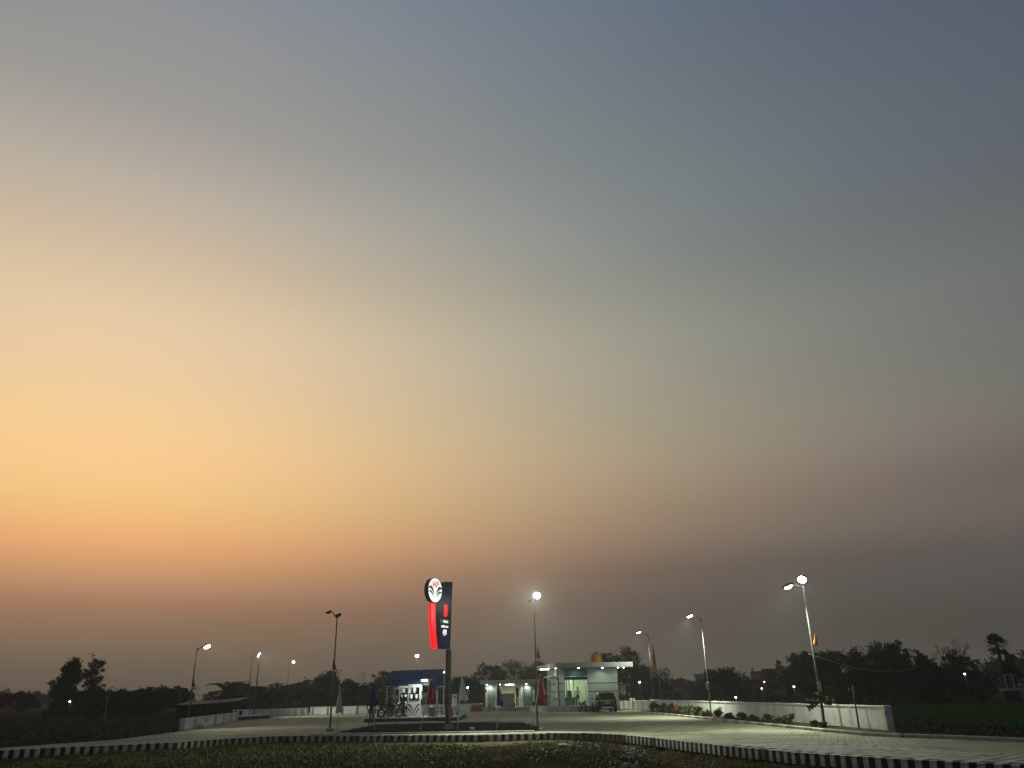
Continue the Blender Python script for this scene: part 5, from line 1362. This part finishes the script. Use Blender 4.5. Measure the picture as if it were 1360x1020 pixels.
# ------------------------------------------------------------------ far hazy woods: one mass each
def far_wood(spans, Y, label, seed, n=7000, leaf=.9, kind=2):
    rs = np.random.default_rng(seed); blobs = []
    for x0, x1, top in spans:
        k = max(2, int((x1 - x0) / 9))
        for i in range(k):
            px = x0 + (x1 - x0) * (i + .5) / k
            tp = D(px, top + rs.uniform(-2, 3), Y); hh = tp.z + .4
            r_ = (x1 - x0) / k / 1021 * Y * 1.5
            blobs.append((tp.x, Y + rs.uniform(-12, 12), hh * .45, r_ * .9, r_ * .9, hh * .52))
    C = crown_points(blobs, n, rs, .25)
    C = C[C[:, 2] > -.3]
    o = link('woodland', quads_mesh('woodland', leaf_quads(C, leaf, rs), fol[kind]))
    struct(o, 'stuff', label); o['category'] = 'woodland'
far_wood([(-30, 16, 917), (16, 60, 920), (60, 100, 918), (100, 240, 921)], 330, 'hazy belt of far trees behind the tall pair', 31, 14000)
far_wood([(-30, 12, 921), (-10, 6, 915)], 420, 'faint far trees at the horizon past the rounded tree', 35, 1500)
far_wood([(880, 940, 902), (940, 1015, 898), (1015, 1060, 902)], 380, 'pale far wood behind the brick houses', 32, 5000, 1.0)
far_wood([(1286, 1325, 872), (1325, 1375, 868), (1375, 1440, 872)], 230, 'hazy grey wood behind the palmyra palm', 33, 6000, .7)
far_wood([(84, 160, 921), (160, 245, 921)], 121, 'dark thicket under the trees beside the waste field', 41, 9000, .26, 0)
far_wood([(352, 430, 912), (430, 515, 908)], 116, 'dark thicket behind the whitewashed back wall', 42, 9000, .26, 0)
far_wood([(592, 645, 908), (645, 740, 896), (780, 880, 892)], 175, 'dark thicket behind the toilet block and office', 43, 9000, .28, 0)
far_wood([(1044, 1130, 888), (1130, 1230, 882), (1230, 1300, 893)], 112, 'dark thicket filling the gaps between the trees beyond the white wall end', 44, 13000, .26, 0)
far_wood([(940, 985, 912), (868, 940, 914)], 150, 'low dark thicket over the flower bed wall', 45, 5000, .3, 0)
far_wood([(590, 640, 906), (730, 800, 905)], 260, 'far wood seen past the totem and over the walls', 34, 3000, .7)

# ------------------------------------------------------------------ shrubs of the flower bed
petal = {'red': foliage_mat('petal_red', (.45, .02, .015), .3), 'orange': foliage_mat('petal_orange', (.55, .13, .02), .3), 'yellow': foliage_mat('petal_yellow', (.5, .30, .03), .3)}
bush_leaf = foliage_mat('bush_leaf', (.050, .075, .022), .5)
BU = [(867, 942.6, 933, 10, None), (877, 943.6, 935, 14, 'red'), (889, 944.8, 936, 14, 'red'), (900, 946.2, 937.5, 14, 'orange'), (914, 947.6, 938, 15, None), (926, 949, 938.5, 13, 'yellow'), (938, 950.6, 945, 12, 'orange'),
      (955, 952.2, 943.5, 12, 'yellow'), (969, 954, 948.6, 12, None), (986, 955.8, 948, 15, None), (1002, 957.6, 951.5, 12, None), (1020, 960, 950.5, 14, 'red'), (1032, 961, 957, 9, None), (1049, 963, 951.5, 18, 'yellow'), (1082, 966.4, 959, 10, None), (1094, 967.4, 963, 9, None)]
for i, (px, by, ty, wpx, fl) in enumerate(BU):
    rs = np.random.default_rng(100 + i)
    b = G(px, 943.6 + (px - 866) / 315 * 28.8 + 1.0 + .004 * (px - 866), .07); h = max(.25, D(px, ty, b.y).z) * 1.0; w = wpx / 1021 * b.y * 1.05
    what = {'red': 'with red blossoms', 'orange': 'with orange blossoms', 'yellow': 'with yellow-green tips', None: 'without blossoms'}[fl]
    nth = 'first second third fourth fifth sixth seventh eighth ninth tenth eleventh twelfth thirteenth fourteenth fifteenth sixteenth'.split()[i]
    t = thing('flower_bush', 'leafy bush ' + what + ', ' + nth + ' along the white wall from the gate posts', 'bush', b, 0, 'bushes in the bed along the wall')
    bl = [(rs.uniform(-.25, .25) * w, rs.uniform(-.15, .15) * w, h * f, w * .30, w * .22, h * .3) for f in (.3, .45, .6, .7)]
    C = crown_points(bl, 620, rs, .36); C = C[C[:, 2] > .02]
    mb = MB()
    for q in bl:
        mb.path([(0, 0, 0), (q[0], q[1], q[2])], [.02, .008], 5)
    mb.build('stems', bark, t)
    link('foliage', quads_mesh('foliage', leaf_quads(C, .075, rs), bush_leaf), t)
    if fl:
        C = crown_points(bl, 170 if fl != 'yellow' else 80, rs, .25); C = C[C[:, 2] > h * .25]
        link('blossoms', quads_mesh('blossoms', leaf_quads(C, .055, rs), petal[fl]), t)
# climber on the wall behind the last lamp post
b = G(1098, 966, .07)
rs = np.random.default_rng(500)
yw = float(np.interp(b.x, [min(WR0.x, WR1.x), max(WR0.x, WR1.x)], [0, 1]))
t = thing('climber_plant', 'leafy climber hanging over the white wall behind the lamp post', 'plant', (b.x, b.y + .35, .07))
zc = D(1094, 932, b.y).z
bl = [(-.32, 0, zc - .10, .22, .16, .20), (.05, 0, zc + .10, .30, .18, .20), (.28, 0, zc - .02, .22, .15, .22), (-.48, -.05, zc - .30, .15, .1, .12)]
MB().path([(0, 0, 0), (.1, .02, zc * .6), (.05, 0, zc)], [.035, .03, .02], 6).path([(.05, 0, zc * .7), (-.3, 0, zc - .1)], .012, 5).build('stem', bark, t)
link('foliage', quads_mesh('foliage', leaf_quads(crown_points(bl, 520, rs, .35), .085, rs), bush_leaf), t)

# ------------------------------------------------------------------ shed and houses
Ys = 86.0
def sx_(px): return D(px, 940, Ys).x
def sz_(py): return D(270, py, Ys).z
t = thing('thatched_shed', 'dark low shed with sagging sheet roof behind the low wall', 'shed', (sx_(270), Ys, 0))
X0, X1 = sx_(236) - sx_(270), sx_(316) - sx_(270)
thatch = mat('old_thatch', (.030, .024, .018), .95, var=.4, bump=.6)
sheet = mat('weathered_sheet', (.17, .16, .14), .7, var=.3)
n_ = 9
for i in range(n_):
    xa = X0 + (X1 - X0) * i / n_; xb = X0 + (X1 - X0) * (i + .94) / n_
    za = sz_(935.5) + (sz_(931.5) - sz_(935.5)) * (i / n_) ** 1.6; zb2 = sz_(935.5) + (sz_(931.5) - sz_(935.5)) * ((i + .94) / n_) ** 1.6
    MB().add([(xa, -.4, za), (xb, -.4, zb2), (xb, 3.2, zb2 + .35), (xa, 3.2, za + .35), (xa, -.4, za - .05), (xb, -.4, zb2 - .05), (xb, 3.2, zb2 + .30), (xa, 3.2, za + .30)],
             [(0, 1, 2, 3), (7, 6, 5, 4), (0, 4, 5, 1), (1, 5, 6, 2), (2, 6, 7, 3), (3, 7, 4, 0)]).build('roof_sheet', sheet, t)
zt2 = sz_(935.5)
MB().box(((X0 + X1) / 2, 2.9, zt2 / 2), (X1 - X0, .12, zt2)).build('back_wall', thatch, t)
MB().box((X0 + .1, 1.3, zt2 / 2 - .05), (.12, 3.0, zt2 - .1)).build('side_wall', thatch, t)
MB().box(((X0 + X1) / 2 + .4, .5, zt2 * .42), (X1 - X0 - .9, .15, zt2 * .84)).build('front_wall', thatch, t)
for k in range(5): MB().path([(X0 + (X1 - X0) * k / 4, -.3, 0), (X0 + (X1 - X0) * k / 4 + .03, -.3, zt2 - .04)], .05, 7).build('post', bark, t)

def house(label, x0, x1, top, Y, floors, m, wins, dep=7.0, parapet=.35, name='village_house', zb=-.45, group='village houses'):
    a, b = D(x0, top, Y), D(x1, top, Y); W = b.x - a.x; H_ = a.z - zb
    t = thing(name, label, 'house', (a.x, Y, zb), 0, group)
    MB().box((W / 2, dep / 2, H_ / 2), (W, dep, H_)).build('wall', m, t)
    rf = MB().box((W / 2, dep / 2, H_ + .06), (W + .4, dep + .4, .14)).build('roof', mat('house_roof', (.12, .11, .10), .9), t)
    if parapet:
        pp_ = MB(); pp_.box((W / 2, -.05, H_ + .13 + parapet / 2), (W + .2, .15, parapet)); pp_.build('parapet', m, rf)
    fh = H_ / floors
    for f in range(floors):
        for (u, w) in wins:
            win = MB().box((u * W, -.015, f * fh + fh * .55), (w, .10, fh * .38)).build('window', groove, t)
            MB().box((u * W, -.05, f * fh + fh * .34), (w + .2, .14, .07)).build('sill', concrete, win)
            MB().box((u * W, -.07, f * fh + fh * .55), (.05, .04, fh * .38)).build('mullion', concrete, win)
    MB().box((W * .5, -.03, fh * .36), (.95, .10, fh * .72)).build('door', groove, t)
    return t
house('dark brick house behind the large date palm', 305, 331, 913, 101, 1, housed, [(.25, .7), (.78, .7)], parapet=.3)
house('lower dark house beside the brick house near the thick post', 331, 347, 919, 108, 1, housed, [(.3, .6)], parapet=.2)
house('two-storey unplastered brick house among the far trees', 1012, 1046, 892, 150, 2, housew, [(.2, 1.0), (.8, 1.0)])
house('low wide dark house in front of the two-storey brick house', 985, 1022, 906, 138, 1, housed, [(.18, .9), (.82, .9)], parapet=.25)
house('flat-roofed house with a pale roof edge beside the dark open-topped tree', 1040, 1058, 892.5, 132, 2, housew, [(.3, .8)], parapet=.12)
# temple spire far away
Yt = 360; p = D(1001.5, 905, Yt)
t = thing('temple_spire', 'faint far temple spire over the pale wood', 'temple', (p.x, Yt, -.4))
hh = D(1001.5, 885.5, Yt).z + .4
MB().lathe([(1.9, 0), (1.9, hh * .55), (1.6, hh * .62), (1.15, hh * .78), (.6, hh * .90), (.25, hh * .95), (0, hh)], 12, sm=False).build('tower', mat('temple_stone', (.3, .26, .22), .9), t)
MB().lathe([(.0, hh), (.22, hh + .1), (.1, hh + .5), (0, hh + .9)], 8).build('finial', mat('temple_stone2', (.3, .25, .15), .6), t)
# unfinished concrete frame on the right
Yf_ = 98; p = D(1343, 914, Yf_)
t = thing('ruined_shelter', 'unfinished concrete shelter on a slab below the palmyra palm', 'shelter', (p.x, Yf_, -.45))
zs = p.z + .45; wf = 10 / 1021 * Yf_ * .93
MB().rbox((0, 0, zs - .15), (20 / 1021 * Yf_ * .93, 2, .3), .03).build('slab', concrete, t)
MB().box((0, 0, (zs - .3) / 2), (1.2, 1.2, zs - .3)).build('base', thatch, t)
for s in (-1, 1): MB().rbox((s * wf / 2, 0, zs + .75), (.13, .13, 1.5), .01).build('column', concrete, t)
MB().rbox((0, 0, zs + 1.5), (wf + .2, .14, .12), .01).build('beam', concrete, t)

# ------------------------------------------------------------------ far lamps, posts and wires
for i, (px, py, Y, lab, e) in enumerate([(93, 931.6, 100, 'small lamp on a thin pole below the tall tree pair', 8), (621, 913, 96, 'small lamp on a thin pole behind the back wall near the toilet block', 20), (849.3, 906, 99, 'small lamp on a pole behind the gate posts', 14),
                                         (977, 926, 84, 'small lamp low behind the flower bed wall', 8), (1011.4, 914.3, 122, 'lower lamp of the pair on the brick houses', 8), (1014.6, 905.4, 123, 'upper lamp of the pair on the brick houses', 8),
                                         (1054.2, 912, 90, 'single lamp between the brick houses and the dark trees', 6), (1281, 895, 92, 'lone lamp among the dark trees at the green field', 6)]):
    q = D(px, py, Y)
    t = thing('small_lamp', lab, 'lamp', (q.x, Y, -.4), 0, 'small distant lamps')
    zz = q.z + .4
    MB().path([(.05, .1, 0), (.05, .1, zz + .1)], [.05, .03], 6).path([(.05, .1, zz + .1), (0, -.05, zz + .12)], .02, 5).build('pole', dsteel, t)
    MB().lathe([(0, .02), (.16, .06), (.12, .12), (0, .14)], 10, (0, -.05, zz)).build('shade', dsteel, t)
    MB().ball((0, -.06, zz), (.095, .095, .09), 12, 8).build('bulb', lampfar, t)
    point(t, (0, -.32, zz - .1), e, radius=.12)
q = G(138, 957.5, -.35); tp = D(139.8, 925, q.y)
t = thing('utility_post', 'slim concrete utility post standing before the dark trees at the waste field', 'post', (q.x, q.y, -.4))
MB().rbox((0, 0, (tp.z + .4) / 2), (.13, .13, tp.z + .4), .01).build('shaft', mat('grey_post', (.20, .20, .19), .8), t)
MB().box((0, -.02, tp.z + .25), (.5, .05, .05)).build('crossarm', dsteel, t)
a = Vector((G(1096, 967.4).x - .25, G(1096, 967.4).y, D(1083, 868, G(1096, 967.4).y).z)); b = D(1232, 876, 88)
pts = [a.lerp(b, k / 14) + Vector((0, 0, -1.0 * (1 - (2 * k / 14 - 1) ** 2))) for k in range(15)]
o = MB().path([p_ - a for p_ in pts], .012, 5).build('overhead_wire', mat('pale_cable', (.35, .35, .33), .6), None, a)
tag(o, 'pale overhead wire sagging from the wall lamp post towards the trees', 'wire')

# ------------------------------------------------------------------ near bank: boulders, grass, weeds
rockm = mat('pale_boulder', (.22, .21, .19), .9, var=.3, vscale_=4, bump=.4)
for i, (px, py, r_) in enumerate([(833, 1001, .125), (842, 998.6, .13), (836.5, 1004.5, .14), (843.5, 1004, .11), (830.5, 993, .10), (821, 1014.5, .13), (831.5, 1016, .17), (828, 1009.5, .12), (846, 993.6, .09), (855, 1002, .09), (838, 1010, .10), (856, 1010, .10), (815, 1019, .12), (845, 1017, .12), (824, 1003, .07), (851, 998, .07)]):
    q = G(px, py, -.48); z = gz(q.x, q.y); q = G(px, py, z + r_ * .4)
    rock('boulder', 'pale rounded boulder in the heap on the bank below the kerb', (q.x, q.y, gz(q.x, q.y) + r_ * .42), r_, rockm, 40 + i, 'boulders heaped on the bank')
p = G(748, 991, -.3); rock('flat_stone', 'flat pale stone lying on the grass bank near the dusty kerb', (p.x, p.y, gz(p.x, p.y) + .05), .26, rockm, 91, None, .28)
rs = np.random.default_rng(77)
def bank_points(n, dens):
    out = []
    while len(out) < n:
        x = rs.uniform(-16, 13); ky = kerb_y(x); y = ky - .06 - rs.uniform(0, 1) ** 1.1 * 14
        if y < 15: continue
        if rs.uniform() < dens(x, y, ky): out.append((x, y, gz(x, y)))
    return np.array(out)
def dens_grass(x, y, ky):
    pit = sstep(3.0, 4.6, x)
    nn = .5 + .8 * noise.noise((x * .6, y * .6, 20)) + .4 * noise.noise((x * 2.2, y * 2.2, 22))
    return max(.02, nn) * (1 - .88 * pit) * (.25 + .75 * sstep(.5, 2.0, ky - y))
B = bank_points(80000, dens_grass)
n = len(B); h = rs.uniform(.03, .10, (n, 1)) * (1 + 1.3 * (rs.uniform(size=(n, 1)) > .95)); az = rs.uniform(0, 2 * PI, (n, 1)); ln = rs.uniform(.2, .9, (n, 1)) * h
d2 = np.hstack([np.cos(az), np.sin(az), np.zeros((n, 1))]); s2 = np.hstack([-np.sin(az), np.cos(az), np.zeros((n, 1))]) * rs.uniform(.006, .014, (n, 1))
up = np.array([[0, 0, 1.0]])
Q = np.stack([B - s2, B + s2, B + d2 * ln + up * h + s2 * .2, B + d2 * ln + up * h - s2 * .2], 1)
struct(link('bank_grass', quads_mesh('bank_grass', Q, foliage_mat('bank_grass', (.125, .115, .036), .55))), 'stuff', 'short dry grass covering the bank before the kerb')
def dens_weed(x, y, ky):
    pit = sstep(3.4, 4.8, x)
    nn = noise.noise((x * .55, y * .55, 40)) + .55 * noise.noise((x * 2.4, y * 2.4, 41))
    return (max(0, nn + .08)) * (1 - .97 * pit) * sstep(.9, 3.0, ky - y)
Wd = bank_points(1300, dens_weed)
C = []
for w in Wd:
    k = rs.integers(14, 34); r_ = rs.uniform(.05, .13)
    C.append(w + np.abs(rs.normal(size=(k, 3))) * np.array((0, 0, r_ * .8)) + rs.normal(size=(k, 3)) * np.array((r_, r_, .01)))
C = np.concatenate(C)
struct(link('bank_weeds', quads_mesh('bank_weeds', leaf_quads(C, .042, rs, .8), foliage_mat('bank_weed', (.082, .080, .026), .45))), 'stuff', 'low broad-leaved weeds on the bank before the kerb')
# clods and roots on the bare slope
Cl = bank_points(2600, lambda x, y, ky: .9 if x > 3 else .25)
mb = MB()
for c in Cl:
    r_ = rs.uniform(.012, .045)
    o3 = [(-1, -1, -.6), (1, -1, -.6), (1, 1, -.6), (-1, 1, -.6), (0, 0, 1)]
    mb.add([(c[0] + q[0] * r_ * rs.uniform(.6, 1.3), c[1] + q[1] * r_ * rs.uniform(.6, 1.3), c[2] + r_ * .3 + q[2] * r_ * .7) for q in o3], [(0, 1, 4), (1, 2, 4), (2, 3, 4), (3, 0, 4), (3, 2, 1, 0)])
struct(mb.build('soil_clods', mat('clod', (.075, .05, .03), .95)), 'stuff', 'loose soil clods on the bank')
# dry scrub over the left field and the right verge
S = []
for _ in range(900):
    x = rs.uniform(-60, -19); y = rs.uniform(30, 95)
    if noise.noise((x * .12, y * .12, 60)) + rs.uniform(-.3, .3) < 0: continue
    k = 26; r_ = rs.uniform(.25, .6)
    S.append(np.array((x, y, gz(x, y))) + np.abs(rs.normal(size=(k, 3))) * np.array((0, 0, r_ * .35)) + rs.normal(size=(k, 3)) * np.array((r_, r_, .02)))
for _ in range(260):
    x = rs.uniform(19.5, 24); y = rs.uniform(32, 60); k = 22; r_ = rs.uniform(.12, .3)
    if x < 20 + (y - 32) * .0: continue
    S.append(np.array((x, y, gz(x, y))) + np.abs(rs.normal(size=(k, 3))) * np.array((0, 0, r_ * .6)) + rs.normal(size=(k, 3)) * np.array((r_, r_, .02)))
S = np.concatenate(S)
struct(link('field_scrub', quads_mesh('field_scrub', leaf_quads(S, .10, rs, .5), foliage_mat('dry_scrub', (.075, .06, .028), .6))), 'stuff', 'dry scrub over the waste field beside the station')

# ------------------------------------------------------------------ evening haze
hm = bpy.data.materials.new('haze'); hm.use_nodes = True
hm.node_tree.nodes.clear()
vo = hm.node_tree.nodes.new('ShaderNodeVolumePrincipled'); vo.inputs['Density'].default_value = .0006
vo.inputs['Color'].default_value = (.86, .84, .80, 1); vo.inputs['Anisotropy'].default_value = .25
ho = hm.node_tree.nodes.new('ShaderNodeOutputMaterial'); hm.node_tree.links.new(vo.outputs[0], ho.inputs['Volume'])
zlo = -1.9; zhi = 15.5
hz = MB().box((0, 412, (zlo + zhi) / 2), (1430, 920, zhi - zlo)).build('haze', hm)
struct(hz, 'stuff', 'thin evening haze over the station and fields')
